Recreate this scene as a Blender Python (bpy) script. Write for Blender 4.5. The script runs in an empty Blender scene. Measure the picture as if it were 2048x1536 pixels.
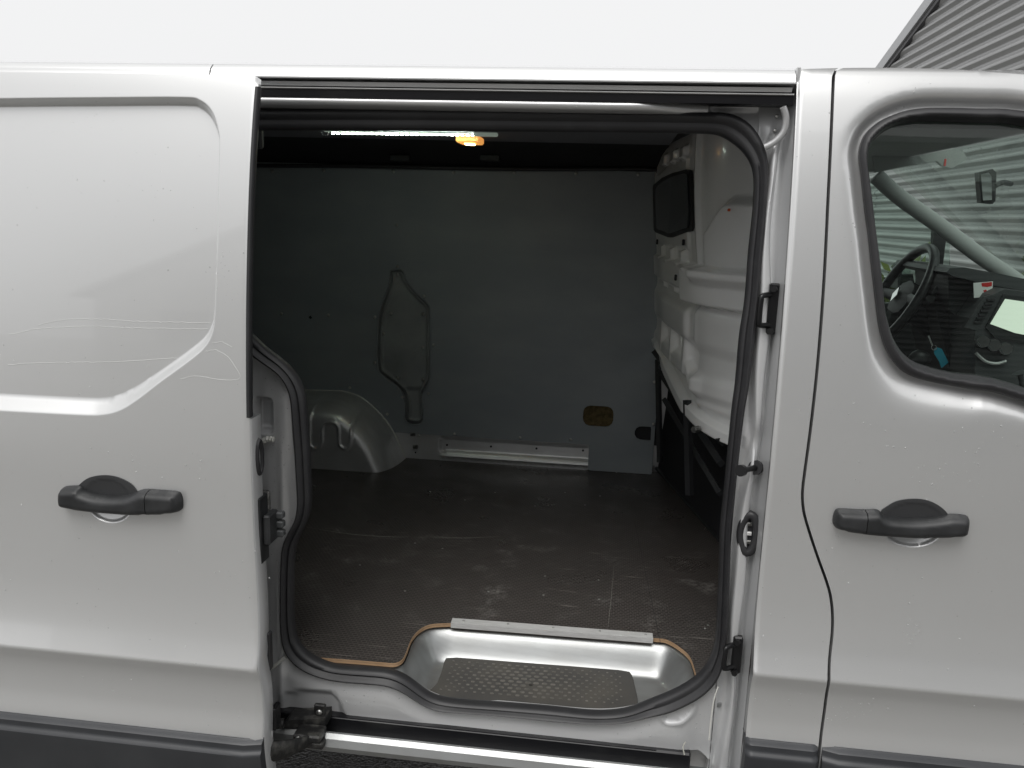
import bpy, math, random
import numpy as np
from mathutils import Vector, Matrix, geometry
random.seed(4); np.random.seed(4)
scn = bpy.context.scene
COL = scn.collection

# ------------------------------------------------------------------ camera
FPX = 1650.0
PSI, TH, RHO = math.radians(6.8), math.radians(11.6), math.radians(1.8)
CAM = np.array([0.0, -1.80, 1.60])
_fh = np.array([-math.sin(PSI), math.cos(PSI), 0.0])
FWD = math.cos(TH)*_fh - math.sin(TH)*np.array([0, 0, 1.0])
_r0 = np.array([math.cos(PSI), math.sin(PSI), 0.0]); _u0 = np.cross(_r0, FWD)
RGT = math.cos(RHO)*_r0 + math.sin(RHO)*_u0
UPV = math.cos(RHO)*_u0 - math.sin(RHO)*_r0
cd = bpy.data.cameras.new('camera'); cam = bpy.data.objects.new('camera', cd); COL.objects.link(cam)
cd.sensor_width = 36; cd.lens = FPX/2048*36; cd.clip_start = 0.05; cd.clip_end = 500
m = Matrix((RGT, UPV, -FWD)).transposed().to_4x4(); m.translation = CAM
cam.matrix_world = m
scn.camera = cam
# ------------------------------------------------------------------ world, sun, exposure (overcast drizzle)
w = bpy.data.worlds.new('World'); scn.world = w; w.use_nodes = True
nt = w.node_tree; nt.nodes.clear()
sky = nt.nodes.new('ShaderNodeTexSky'); sky.sky_type = 'NISHITA'; sky.sun_disc = False
SUN_EL, SUN_AZ = math.radians(60), math.radians(195)
sky.sun_elevation = SUN_EL; sky.sun_rotation = SUN_AZ; sky.dust_density = 6; sky.air_density = 1.0
hs = nt.nodes.new('ShaderNodeHueSaturation'); hs.inputs['Saturation'].default_value = 0.12
hs.inputs['Value'].default_value = 0.10
mx = nt.nodes.new('ShaderNodeMix'); mx.data_type = 'RGBA'; mx.inputs[0].default_value = 0.80
mx.inputs[7].default_value = (0.965, 0.967, 0.972, 1)
bg = nt.nodes.new('ShaderNodeBackground'); bg.inputs[1].default_value = 0.84
wo = nt.nodes.new('ShaderNodeOutputWorld')
nt.links.new(sky.outputs[0], hs.inputs['Color']); nt.links.new(hs.outputs[0], mx.inputs[6])
nt.links.new(mx.outputs[2], bg.inputs[0]); nt.links.new(bg.outputs[0], wo.inputs[0])
sl = bpy.data.lights.new('sun', 'SUN'); sl.energy = 1.5; sl.angle = math.radians(40); sl.color = (1, .98, .95)
so = bpy.data.objects.new('sun', sl); COL.objects.link(so)
sd = Vector((math.sin(SUN_AZ)*math.cos(SUN_EL), math.cos(SUN_AZ)*math.cos(SUN_EL), math.sin(SUN_EL)))
so.rotation_euler = (-sd).to_track_quat('-Z', 'Y').to_euler(); so.location = (-3, -8, 14)
vs = scn.view_settings
vs.view_transform = 'Standard'; vs.look = 'None'; vs.gamma = 1; vs.exposure = 0.36; vs.use_curve_mapping = False

# ------------------------------------------------------------------ helpers
def ray(px, py): return FWD + RGT*(px-1024)/FPX + UPV*(768-py)/FPX
def onY(px, py, Y): d = ray(px, py); return CAM + d*(Y-CAM[1])/d[1]
def onX(px, py, X): d = ray(px, py); return CAM + d*(X-CAM[0])/d[0]
def onZ(px, py, Z): d = ray(px, py); return CAM + d*(Z-CAM[2])/d[2]
def hit(px, py, fy):
    y = float(fy(1.0))
    for _ in range(9):
        p = onY(px, py, y); y = float(fy(p[2]))
    return onY(px, py, y)
def xz(pts, fy): return np.array([[q[0], q[2]] for q in (hit(a, b, fy) for a, b in pts)])
def xy(pts, Z): return np.array([onZ(a, b, Z)[:2] for a, b in pts])
def sm(t): t = np.clip(t, 0, 1); return t*t*(3-2*t)
def box(v, a, b, s): return sm((v-a)/s+.5)*sm((b-v)/s+.5)
def herm(xs, ys):
    xs = np.array(xs, float); ys = np.array(ys, float)
    d = np.diff(ys)/np.diff(xs); t = np.empty_like(ys); t[0] = d[0]; t[-1] = d[-1]; t[1:-1] = (d[:-1]+d[1:])/2
    def f(x):
        x = np.asarray(x, float); i = np.clip(np.searchsorted(xs, x)-1, 0, len(xs)-2)
        h = xs[i+1]-xs[i]; u = np.clip((x-xs[i])/h, 0, 1)
        return ((2*u**3-3*u**2+1)*ys[i]+(u**3-2*u**2+u)*h*t[i]+(-2*u**3+3*u**2)*ys[i+1]+(u**3-u**2)*h*t[i+1])
    return f
def spline(pts, seg=6, closed=True):
    P = np.array(pts, float); n = len(P); out = []
    rng = range(n if closed else n-1)
    for i in rng:
        if closed: p0, p1, p2, p3 = P[(i-1) % n], P[i], P[(i+1) % n], P[(i+2) % n]
        else: p0, p1, p2, p3 = P[max(i-1, 0)], P[i], P[i+1], P[min(i+2, n-1)]
        for k in range(seg):
            u = k/seg
            out.append(.5*((2*p1)+(-p0+p2)*u+(2*p0-5*p1+4*p2-p3)*u*u+(-p0+3*p1-3*p2+p3)*u**3))
    if not closed: out.append(P[-1])
    return np.array(out)
def resamp(P, step, closed=True):
    P = np.array(P, float); Q = np.vstack([P, P[:1]]) if closed else P
    L = np.r_[0, np.cumsum(np.linalg.norm(np.diff(Q, axis=0), axis=1))]
    n = max(3, int(L[-1]/step)); t = np.linspace(0, L[-1], n+1)
    R = np.stack([np.interp(t, L, Q[:, k]) for k in range(Q.shape[1])], 1)
    return R[:-1] if closed else R
def dist(P, loop, closed=True):
    P = np.asarray(P, float); A = np.array(loop); B = np.roll(A, -1, 0)
    if not closed: A, B = A[:-1], B[:-1]
    best = np.full(len(P), 1e9)
    for a, b in zip(A, B):
        ab = b-a; L = ab@ab
        if L < 1e-14: continue
        t = np.clip(((P-a)@ab)/L, 0, 1); q = P-a-t[:, None]*ab
        best = np.minimum(best, np.einsum('ij,ij->i', q, q))
    return np.sqrt(best)
def inside(P, loop):
    P = np.asarray(P, float); c = np.zeros(len(P), bool); A = np.array(loop); B = np.roll(A, -1, 0)
    x, y = P[:, 0], P[:, 1]
    for (ax, ay), (bx, by) in zip(A, B):
        if ay == by: continue
        k = (ay > y) != (by > y)
        c ^= k & (x < (bx-ax)*(y-ay)/(by-ay)+ax)
    return c
def sdf(P, loop): return np.where(inside(P, loop), 1, -1)*dist(P, loop)   # + inside
def offset(loop, d):
    A = np.array(loop); t = np.roll(A, -1, 0)-np.roll(A, 1, 0); t /= np.linalg.norm(t, axis=1)[:, None]+1e-12
    n = np.stack([-t[:, 1], t[:, 0]], 1); ar = np.sum(A[:, 0]*np.roll(A[:, 1], -1)-np.roll(A[:, 0], -1)*A[:, 1])
    return A+n*d*(1 if ar > 0 else -1)      # + inwards
def rect(x0, z0, x1, z1): return np.array([[x0, z0], [x1, z0], [x1, z1], [x0, z1]])
def rrect(x0, z0, x1, z1, r, n=5):
    out = []
    for cx, cz, a in ((x1-r, z0+r, -90), (x1-r, z1-r, 0), (x0+r, z1-r, 90), (x0+r, z0+r, 180)):
        for k in range(n+1):
            t = math.radians(a+90*k/n); out.append((cx+r*math.cos(t), cz+r*math.sin(t)))
    return np.array(out)

# ------------------------------------------------------------------ materials
MATS = {}
def mat(name, col, rough=.5, metal=0., coat=0., coatr=.05, trans=0., emit=None, es=0., ior=1.45, noise=None, bump=None, spec=.5):
    """noise=(scale, colour2, lo, hi, detail[, stretch]) ; bump=(scale, strength, dist)"""
    M = bpy.data.materials.new(name); M.use_nodes = True; n = M.node_tree; b = n.nodes['Principled BSDF']
    b.inputs['Base Color'].default_value = (*col, 1); b.inputs['Roughness'].default_value = rough
    b.inputs['Metallic'].default_value = metal; b.inputs['Coat Weight'].default_value = coat
    b.inputs['Coat Roughness'].default_value = coatr; b.inputs['Transmission Weight'].default_value = trans
    b.inputs['IOR'].default_value = ior; b.inputs['Specular IOR Level'].default_value = spec
    if emit: b.inputs['Emission Color'].default_value = (*emit, 1); b.inputs['Emission Strength'].default_value = es
    tc = n.nodes.new('ShaderNodeTexCoord')
    if noise:
        t = n.nodes.new('ShaderNodeTexNoise'); t.inputs['Scale'].default_value = noise[0]; t.inputs['Detail'].default_value = noise[4]
        src = tc.outputs['Object']
        if len(noise) > 5:
            mp = n.nodes.new('ShaderNodeMapping'); mp.inputs['Scale'].default_value = noise[5]
            n.links.new(src, mp.inputs[0]); src = mp.outputs[0]
        n.links.new(src, t.inputs['Vector'])
        r = n.nodes.new('ShaderNodeMapRange'); r.inputs[1].default_value = noise[2]; r.inputs[2].default_value = noise[3]
        mm = n.nodes.new('ShaderNodeMix'); mm.data_type = 'RGBA'
        mm.inputs[6].default_value = (*col, 1); mm.inputs[7].default_value = (*noise[1], 1)
        n.links.new(t.outputs['Fac'], r.inputs[0]); n.links.new(r.outputs[0], mm.inputs[0]); n.links.new(mm.outputs[2], b.inputs['Base Color'])
    if bump:
        t = n.nodes.new('ShaderNodeTexNoise'); t.inputs['Scale'].default_value = bump[0]; t.inputs['Detail'].default_value = 4
        n.links.new(tc.outputs['Object'], t.inputs['Vector'])
        bp = n.nodes.new('ShaderNodeBump'); bp.inputs['Strength'].default_value = bump[1]; bp.inputs['Distance'].default_value = bump[2]
        n.links.new(t.outputs['Fac'], bp.inputs['Height']); n.links.new(bp.outputs[0], b.inputs['Normal'])
    MATS[name] = M; return M
def M(n): return MATS[n]
mat('silver', (.65, .655, .655), .33, .58, 1, .02, noise=(1.2, (.63, .635, .635), .35, .7, 3))
mat('silver_inner', (.60, .605, .61), .40, .40, .5, .12, noise=(4, (.55, .555, .56), .35, .7, 4), bump=(60, .05, .002))
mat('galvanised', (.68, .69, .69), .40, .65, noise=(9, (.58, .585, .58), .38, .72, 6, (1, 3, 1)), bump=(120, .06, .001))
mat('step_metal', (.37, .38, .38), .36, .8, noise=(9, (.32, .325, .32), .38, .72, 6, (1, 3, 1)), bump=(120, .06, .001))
mat('frame_dark', (.022, .023, .025), .5)
mat('rubber', (.024, .024, .026), .45, noise=(14, (.034, .034, .036), .45, .75, 5), bump=(180, .1, .0008))
mat('black_plastic', (.018, .019, .020), .45, noise=(20, (.035, .036, .038), .4, .7, 4), bump=(900, .25, .0006))
mat('cup_plastic', (.04, .041, .043), .5, bump=(900, .25, .0006))
mat('cladding', (.030, .032, .036), .42, noise=(6, (.042, .044, .048), .4, .7, 5), bump=(800, .2, .0006))
mat('grimy_black', (.012, .012, .012), .5, noise=(40, (.09, .088, .08), .5, .8, 6), bump=(80, .4, .004))
mat('black_metal', (.012, .012, .013), .3, .3)
mat('track_black', (.010, .010, .012), .38, .2, noise=(8, (.03, .03, .03), .55, .8, 5, (1, 6, 6)))
mat('wall_grey', (.235, .262, .278), .40, noise=(3.2, (.275, .30, .312), .42, .72, 9, (1, 1, 2.2)), bump=(260, .06, .0008))
mat('wall_plate', (.28, .30, .30), .5, noise=(5, (.19, .205, .205), .4, .7, 4))
mat('ceiling', (.22, .225, .25), .8, bump=(400, .3, .001))
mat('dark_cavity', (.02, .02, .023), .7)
mat('bulk_white', (.90, .905, .90), .28, 0, .6, .08, noise=(7, (.85, .855, .845), .45, .8, 6), bump=(30, .03, .002))
mat('ply', (.46, .31, .19), .6, noise=(30, (.34, .215, .12), .35, .7, 5, (1, 1, 30)))
mat('alu', (.68, .68, .67), .45, .35, noise=(30, (.58, .58, .57), .4, .7, 5, (1, 8, 8)))
mat('screw', (.55, .55, .53), .3, 1)
mat('wool', (.14, .105, .045), .9, noise=(60, (.07, .05, .02), .35, .65, 5), bump=(90, 1, .01))
mat('bracket', (.30, .30, .29), .4, .8, noise=(60, (.10, .10, .095), .45, .65, 5))
mat('tread', (.055, .053, .050), .6, noise=(9, (.08, .074, .064), .4, .75, 6), bump=(300, .3, .001))
mat('stud', (.08, .076, .068), .5, noise=(60, (.15, .14, .125), .35, .7, 4))
mat('cream', (.36, .36, .32), .65)
mat('dash', (.022, .024, .025), .55, bump=(500, .2, .0006))
mat('dash_grey', (.055, .058, .060), .5)
mat('headliner', (.30, .31, .305), .85, bump=(300, .2, .001))
mat('seat', (.02, .02, .022), .8)
mat('leather', (.018, .019, .020), .38)
mat('chrome', (.7, .7, .7), .12, 1)
mat('mirror', (.85, .87, .87), .02, 1)
mat('screen', (.45, .47, .42), .12, emit=(.62, .70, .58), es=.75)
mat('card_white', (.78, .78, .77), .5)
mat('card_red', (.55, .03, .03), .5)
mat('tag_blue', (.03, .28, .40), .4)
mat('led', (.9, 1, .95), .4, emit=(.86, 1, .86), es=75)
mat('amber', (.8, .45, .12), .4, emit=(1, .42, .10), es=.55)
mat('amber_bulb', (1, .7, .3), .4, emit=(1, .60, .2), es=14)
mat('strip_pcb', (.55, .58, .52), .4, emit=(.7, .85, .72), es=.12)
mat('red_led', (.6, .02, .02), .4, emit=(1, .04, .05), es=1.2)
mat('orange_dot', (.8, .14, .05), .5)
mat('pale_line', (.60, .61, .60), .5)
mat('sealer', (.62, .62, .58), .6)
mat('shed', (.37, .375, .375), .45, .2, .1, noise=(1.5, (.29, .295, .295), .35, .7, 5, (1, .4, 6)))
mat('shed_trim', (.42, .43, .44), .45, .2)
mat('shed_dark', (.10, .10, .105), .6)
mat('render_white', (.62, .61, .58), .8, noise=(.8, (.52, .51, .49), .3, .7, 5))
mat('brick_house', (.36, .30, .26), .85, noise=(1.5, (.28, .23, .20), .3, .7, 5))
mat('roof_tile', (.10, .085, .08), .7, noise=(3, (.07, .06, .058), .3, .7, 5))
mat('win_dark', (.02, .022, .025), .08)
mat('leaf', (.10, .115, .025), .6, noise=(5, (.05, .075, .018), .35, .65, 4))
mat('leaf_dark', (.03, .045, .012), .6)
mat('twig', (.05, .04, .03), .8)
# water beads and glass
def glassmat(name, col, rough, ior, thin):
    G = bpy.data.materials.new(name); G.use_nodes = True; n = G.node_tree; n.nodes.clear()
    o = n.nodes.new('ShaderNodeOutputMaterial')
    if thin:
        tr = n.nodes.new('ShaderNodeBsdfTransparent'); tr.inputs[0].default_value = (*col, 1)
        gl = n.nodes.new('ShaderNodeBsdfGlossy'); gl.inputs['Roughness'].default_value = rough
        fr = n.nodes.new('ShaderNodeFresnel'); fr.inputs['IOR'].default_value = ior
        mxs = n.nodes.new('ShaderNodeMixShader')
        n.links.new(fr.outputs[0], mxs.inputs[0]); n.links.new(tr.outputs[0], mxs.inputs[1]); n.links.new(gl.outputs[0], mxs.inputs[2])
        n.links.new(mxs.outputs[0], o.inputs[0])
    else:
        p = n.nodes.new('ShaderNodeBsdfPrincipled'); p.inputs['Base Color'].default_value = (*col, 1)
        p.inputs['Transmission Weight'].default_value = 1; p.inputs['Roughness'].default_value = rough; p.inputs['IOR'].default_value = ior
        n.links.new(p.outputs[0], o.inputs[0])
    MATS[name] = G
glassmat('glass', (.70, .79, .745), .0, 1.5, True)
glassmat('glass_clear', (.88, .94, .91), .0, 1.4, True)
mat('water', (.92, .93, .93), .04, .0, 1, .02, trans=.8, ior=1.33)
# film-faced plywood floor with a pressed mesh pattern, dust and scuffs
def floor_mat():
    G = bpy.data.materials.new('floor_film'); G.use_nodes = True; n = G.node_tree; b = n.nodes['Principled BSDF']
    L = n.links.new; tc = n.nodes.new('ShaderNodeTexCoord')
    br = n.nodes.new('ShaderNodeTexBrick'); br.inputs['Scale'].default_value = 1; br.offset = .5
    br.inputs['Brick Width'].default_value = .0135; br.inputs['Row Height'].default_value = .0100
    br.inputs['Mortar Size'].default_value = .0022; br.inputs['Mortar Smooth'].default_value = .6
    br.inputs['Color1'].default_value = (1, 1, 1, 1); br.inputs['Color2'].default_value = (.9, .9, .9, 1); br.inputs['Mortar'].default_value = (0, 0, 0, 1)
    L(tc.outputs['Object'], br.inputs['Vector'])
    def noise(s, d, lo, hi, st=None):
        t = n.nodes.new('ShaderNodeTexNoise'); t.inputs['Scale'].default_value = s; t.inputs['Detail'].default_value = d
        if st:
            mp = n.nodes.new('ShaderNodeMapping'); mp.inputs['Scale'].default_value = st; mp.inputs['Rotation'].default_value = (0, 0, .5)
            L(tc.outputs['Object'], mp.inputs[0]); L(mp.outputs[0], t.inputs['Vector'])
        else: L(tc.outputs['Object'], t.inputs['Vector'])
        r = n.nodes.new('ShaderNodeMapRange'); r.inputs[1].default_value = lo; r.inputs[2].default_value = hi; L(t.outputs['Fac'], r.inputs[0]); return r.outputs[0]
    def mix(f, a, c2):
        q = n.nodes.new('ShaderNodeMix'); q.data_type = 'RGBA'; L(f, q.inputs[0])
        if isinstance(a, tuple): q.inputs[6].default_value = (*a, 1)
        else: L(a, q.inputs[6])
        if isinstance(c2, tuple): q.inputs[7].default_value = (*c2, 1)
        else: L(c2, q.inputs[7])
        return q.outputs[2]
    def mul(a, k):
        q = n.nodes.new('ShaderNodeMath'); q.operation = 'MULTIPLY'; L(a, q.inputs[0])
        if isinstance(k, float): q.inputs[1].default_value = k
        else: L(k, q.inputs[1])
        return q.outputs[0]
    base = mix(noise(2.5, 6, .3, .7), (.026, .0235, .022), (.036, .030, .028))
    base = mix(br.outputs['Color'], (.082, .074, .068), base)
    dust = mul(noise(9, 9, .54, .74), noise(70, 5, .40, .68))
    dust = mul(dust, noise(2.2, 3, .42, .66))
    base = mix(mul(dust, .85), base, (.24, .23, .215))
    scr = mul(noise(7, 5, .63, .68, (1, 22, 1)), noise(3, 2, .45, .6))
    base = mix(mul(scr, .5), base, (.30, .28, .25))
    L(base, b.inputs['Base Color'])
    rr = n.nodes.new('ShaderNodeMapRange'); rr.inputs[3].default_value = .22; rr.inputs[4].default_value = .48
    L(noise(4, 5, .3, .7), rr.inputs[0]); L(rr.outputs[0], b.inputs['Roughness'])
    bp = n.nodes.new('ShaderNodeBump'); bp.inputs['Strength'].default_value = .5; bp.inputs['Distance'].default_value = .0012; bp.invert = True
    L(br.outputs['Color'], bp.inputs['Height']); L(bp.outputs[0], b.inputs['Normal'])
    MATS['floor_film'] = G
floor_mat()
def asphalt_mat():
    G = bpy.data.materials.new('wet_asphalt'); G.use_nodes = True; n = G.node_tree; b = n.nodes['Principled BSDF']; L = n.links.new
    tc = n.nodes.new('ShaderNodeTexCoord'); v = n.nodes.new('ShaderNodeTexVoronoi'); v.inputs['Scale'].default_value = 130
    L(tc.outputs['Object'], v.inputs['Vector'])
    cr = n.nodes.new('ShaderNodeValToRGB'); cr.color_ramp.elements[0].color = (.085, .082, .075, 1); cr.color_ramp.elements[1].color = (.20, .193, .178, 1)
    L(v.outputs['Color'], cr.inputs[0]); L(cr.outputs[0], b.inputs['Base Color'])
    t = n.nodes.new('ShaderNodeTexNoise'); t.inputs['Scale'].default_value = .7; L(tc.outputs['Object'], t.inputs['Vector'])
    r = n.nodes.new('ShaderNodeMapRange'); r.inputs[1].default_value = .35; r.inputs[2].default_value = .65; r.inputs[3].default_value = .12; r.inputs[4].default_value = .5
    L(t.outputs['Fac'], r.inputs[0]); L(r.outputs[0], b.inputs['Roughness'])
    bp = n.nodes.new('ShaderNodeBump'); bp.inputs['Strength'].default_value = .8; bp.inputs['Distance'].default_value = .006; bp.invert = True
    L(v.outputs['Distance'], bp.inputs['Height']); L(bp.outputs[0], b.inputs['Normal']); MATS['wet_asphalt'] = G
asphalt_mat()

# ------------------------------------------------------------------ object builders
ORG = {None: np.zeros(3)}
def empty(name, loc, label=None, cat=None, parent=None, group=None):
    o = bpy.data.objects.new(name, None); COL.objects.link(o); o.empty_display_size = .1
    loc = np.array(loc, float); o.location = loc-ORG[parent]; o.parent = parent; ORG[o] = loc
    if label: o['label'] = label
    if cat: o['category'] = cat
    if group: o['group'] = group
    return o
def obj(name, V, Fc, mt, parent=None, smooth=True, sharp=40, normals=None, kind=None, label=None, cat=None, group=None):
    V = np.array(V, float); o0 = (V.min(0)+V.max(0))/2
    if parent is None: o0[2] = V[:, 2].min()
    me = bpy.data.meshes.new(name); me.from_pydata((V-o0).tolist(), [], [list(map(int, f)) for f in Fc]); me.validate()
    me.materials.append(M(mt))
    if smooth:
        me.polygons.foreach_set('use_smooth', [True]*len(me.polygons))
        if normals is None: me.set_sharp_from_angle(angle=math.radians(sharp))
        else: me.normals_split_custom_set_from_vertices(normals)
    me.update()
    o = bpy.data.objects.new(name, me); COL.objects.link(o); o.parent = parent; o.location = o0-ORG[parent]; ORG[o] = o0
    for k, v in (('kind', kind), ('label', label), ('category', cat), ('group', group)):
        if v: o[k] = v
    return o
def inst(src, name, parent, at, rot=None, scale=None):
    o = bpy.data.objects.new(name, src.data); COL.objects.link(o); o.parent = parent; at = np.array(at, float)
    o.location = at-ORG[parent]; ORG[o] = at
    if rot is not None: o.rotation_euler = rot
    if scale is not None: o.scale = scale
    return o
def cdt(outer, holes, step, extra=()):
    lo, hi = outer.min(0), outer.max(0)
    nx = max(2, int((hi[0]-lo[0])/step)); nz = max(2, int((hi[1]-lo[1])/step))
    gx, gz = np.meshgrid(np.linspace(lo[0], hi[0], nx+1), np.linspace(lo[1], hi[1], nz+1)); G = np.stack([gx.ravel(), gz.ravel()], 1)
    k = inside(G, outer)
    for h in holes: k &= ~inside(G, h)
    G = G[k]
    E = [np.array(e) for e in extra]
    X = np.vstack(E) if E else np.zeros((0, 2))
    if len(X):
        k = inside(X, outer)
        for h in holes: k &= ~inside(X, h)
        X = X[k]
    loops = [outer]+list(holes)
    for lp in loops:
        if len(G): G = G[dist(G, lp) > step*.45]
        if len(X): X = X[dist(X, lp) > 5e-4]
    if len(X) and len(G):
        keep = np.ones(len(G), bool)
        for c in range(0, len(X), 400):
            d2 = ((G[:, None, :]-X[None, c:c+400])**2).sum(2).min(1); keep &= d2 > (step*.4)**2
        G = G[keep]
    P = []; E2 = []
    for lp in loops:
        n0 = len(P); P += lp.tolist(); n = len(lp); E2 += [(n0+i, n0+(i+1) % n) for i in range(n)]
    P += X.tolist()+G.tolist()
    vv, ee, ff, *_ = geometry.delaunay_2d_cdt([Vector(p) for p in P], E2, [], 0, 1e-6)
    V = np.array([[v[0], v[1]] for v in vv]); Fc = np.array([list(f) for f in ff if len(f) == 3])
    c = V[Fc].mean(1); k = inside(c, outer)
    for h in holes: k &= ~inside(c, h)
    Fc = Fc[k]
    a = V[Fc]; ar = (a[:, 1, 0]-a[:, 0, 0])*(a[:, 2, 1]-a[:, 0, 1])-(a[:, 1, 1]-a[:, 0, 1])*(a[:, 2, 0]-a[:, 0, 0])
    Fc[ar < 0] = Fc[ar < 0][:, ::-1]; Fc = Fc[np.abs(ar) > 1e-12]
    return V, Fc
def hf(name, outer, fn, mt, parent, holes=(), step=.012, extra=(), rim=.02, axis='Y', bs=None, eps=7e-4, **kw):
    """sheet y=fn(x,z) (axis Y, faces -Y) or z=fn(x,y) (axis Z, faces +Z) with a returned rim"""
    bs = bs or step
    outer = resamp(outer, bs); holes = [resamp(h, bs) for h in holes]
    V, Fc = cdt(outer, holes, step, extra)
    h = fn(V); e = eps
    gx = (fn(V+[e, 0])-fn(V-[e, 0]))/(2*e); gz = (fn(V+[0, e])-fn(V-[0, e]))/(2*e)
    if axis == 'Y': P = np.stack([V[:, 0], h, V[:, 1]], 1); N = np.stack([gx, -np.ones(len(h)), gz], 1)
    else: P = np.stack([V[:, 0], V[:, 1], h], 1); N = np.stack([-gx, -gz, np.ones(len(h))], 1)
    N /= np.linalg.norm(N, axis=1)[:, None]
    Fl = Fc.tolist()
    if rim:
        cnt = {}
        for f in Fl:
            for i in range(3):
                a, b = f[i], f[(i+1) % 3]; cnt[(a, b)] = 1
        bd = [(a, b) for (a, b) in cnt if (b, a) not in cnt]
        P = P.tolist(); N = N.tolist(); new = {}
        dv = np.array([0, rim, 0]) if axis == 'Y' else np.array([0, 0, -rim])
        for a, b in bd:
            pa, pb = np.array(P[a]), np.array(P[b]); t = pb-pa
            nn = np.cross(t, dv); L = np.linalg.norm(nn)
            if L < 1e-12: continue
            nn = -nn/L if axis == 'Y' else -nn/L
            for i, p in ((a, pa), (b, pb)):
                if i not in new:
                    new[i] = len(P); P += [p.tolist(), (p+dv).tolist()]; N += [nn.tolist(), nn.tolist()]
                else:
                    j = new[i]; s = np.array(N[j])+nn; s /= np.linalg.norm(s)+1e-9; N[j] = N[j+1] = s.tolist()
            ia, ib = new[a], new[b]
            Fl.append([ib, ia, ia+1, ib+1])
    return obj(name, P, Fl, mt, parent, normals=[tuple(x) for x in (N if isinstance(N, list) else N.tolist())], **kw)
def boxm(name, lo, hi, mt, parent, bev=.004, rot=None, **kw):
    lo, hi = np.array(lo, float), np.array(hi, float); c = (lo+hi)/2; h = (hi-lo)/2; b = min(bev, .45*h.min())
    V = []; idx = {}
    for sx in (-1, 1):
        for sy in (-1, 1):
            for sz in (-1, 1):
                s = np.array([sx, sy, sz])
                for k in range(3):
                    q = s*(h-b); q[k] = s[k]*h[k]; idx[(sx, sy, sz, k)] = len(V); V.append(q)
    Fc = []
    for k in range(3):
        i, j = [a for a in range(3) if a != k]
        for sk in (-1, 1):
            f = []
            for si, sj in ((-1, -1), (1, -1), (1, 1), (-1, 1)):
                s = [0]*3; s[k] = sk; s[i] = si; s[j] = sj; f.append(idx[(*s, k)])
            Fc.append(f)
    for k in range(3):
        i, j = [a for a in range(3) if a != k]
        for si in (-1, 1):
            for sj in (-1, 1):
                f = []
                for sk, w in ((-1, i), (-1, j), (1, j), (1, i)):
                    s = [0]*3; s[k] = sk; s[i] = si; s[j] = sj; f.append(idx[(*s, w)])
                Fc.append(f)
    for sx in (-1, 1):
        for sy in (-1, 1):
            for sz in (-1, 1): Fc.append([idx[(sx, sy, sz, k)] for k in range(3)])
    V = np.array(V)
    Fc2 = []
    for f in Fc:
        p = V[f]; n = np.cross(p[1]-p[0], p[2]-p[0]); Fc2.append(f if n@p.mean(0) > 0 else f[::-1])
    if rot is not None: V = V@np.array(rot).T
    return obj(name, V+c, Fc2, mt, parent, sharp=30, **kw)
def frame_of(t):
    t = t/np.linalg.norm(t); a = np.array([0, 0, 1.]) if abs(t[2]) < .9 else np.array([1., 0, 0])
    u = np.cross(a, t); u /= np.linalg.norm(u); return u, np.cross(t, u)
def tube(name, pts, r, mt, parent, n=8, closed=False, caps=True, sc=(1, 1), **kw):
    P = np.array(pts, float); k = len(P); V = []; Fc = []
    rr = np.broadcast_to(np.array(r, float), (k,))
    T = (np.roll(P, -1, 0)-np.roll(P, 1, 0)) if closed else np.gradient(P, axis=0)
    u, v = frame_of(T[0])
    for i in range(k):
        t = T[i]/np.linalg.norm(T[i]); u = u-t*(u@t); u /= np.linalg.norm(u); v = np.cross(t, u)
        for j in range(n):
            a = 2*math.pi*j/n; V.append(P[i]+rr[i]*(sc[0]*math.cos(a)*u+sc[1]*math.sin(a)*v))
    for i in range(k if closed else k-1):
        for j in range(n):
            a = i*n+j; b = i*n+(j+1) % n; c = ((i+1) % k)*n+(j+1) % n; d = ((i+1) % k)*n+j; Fc.append([a, b, c, d])
    if not closed and caps: Fc += [list(range(n))[::-1], [(k-1)*n+j for j in range(n)]]
    return obj(name, V, Fc, mt, parent, sharp=50, **kw)
def sweep(name, P, prof, mt, parent, closed=True, up=None, **kw):
    """profile (a outward in plane, b towards -Y) swept along a loop that lies roughly in XZ"""
    P = np.array(P, float); k = len(P); n = len(prof); V = []; Fc = []
    T = (np.roll(P, -1, 0)-np.roll(P, 1, 0)) if closed else np.gradient(P, axis=0)
    ar = np.sum(P[:, 0]*np.roll(P[:, 2], -1)-np.roll(P[:, 0], -1)*P[:, 2])
    sg = 1 if ar > 0 else -1
    for i in range(k):
        t = T[i]/np.linalg.norm(T[i]); o = np.array([t[2], 0, -t[0]])*sg; o /= np.linalg.norm(o)
        for a, b in prof: V.append(P[i]+o*a+np.array([0, -b, 0]))
    for i in range(k if closed else k-1):
        for j in range(n):
            q = [i*n+j, i*n+(j+1) % n, ((i+1) % k)*n+(j+1) % n, ((i+1) % k)*n+j]
            Fc.append(q if sg > 0 else q[::-1])
    if not closed: Fc += [list(range(n)), [(k-1)*n+j for j in range(n)][::-1]]
    return obj(name, V, Fc, mt, parent, sharp=55, **kw)
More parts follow.
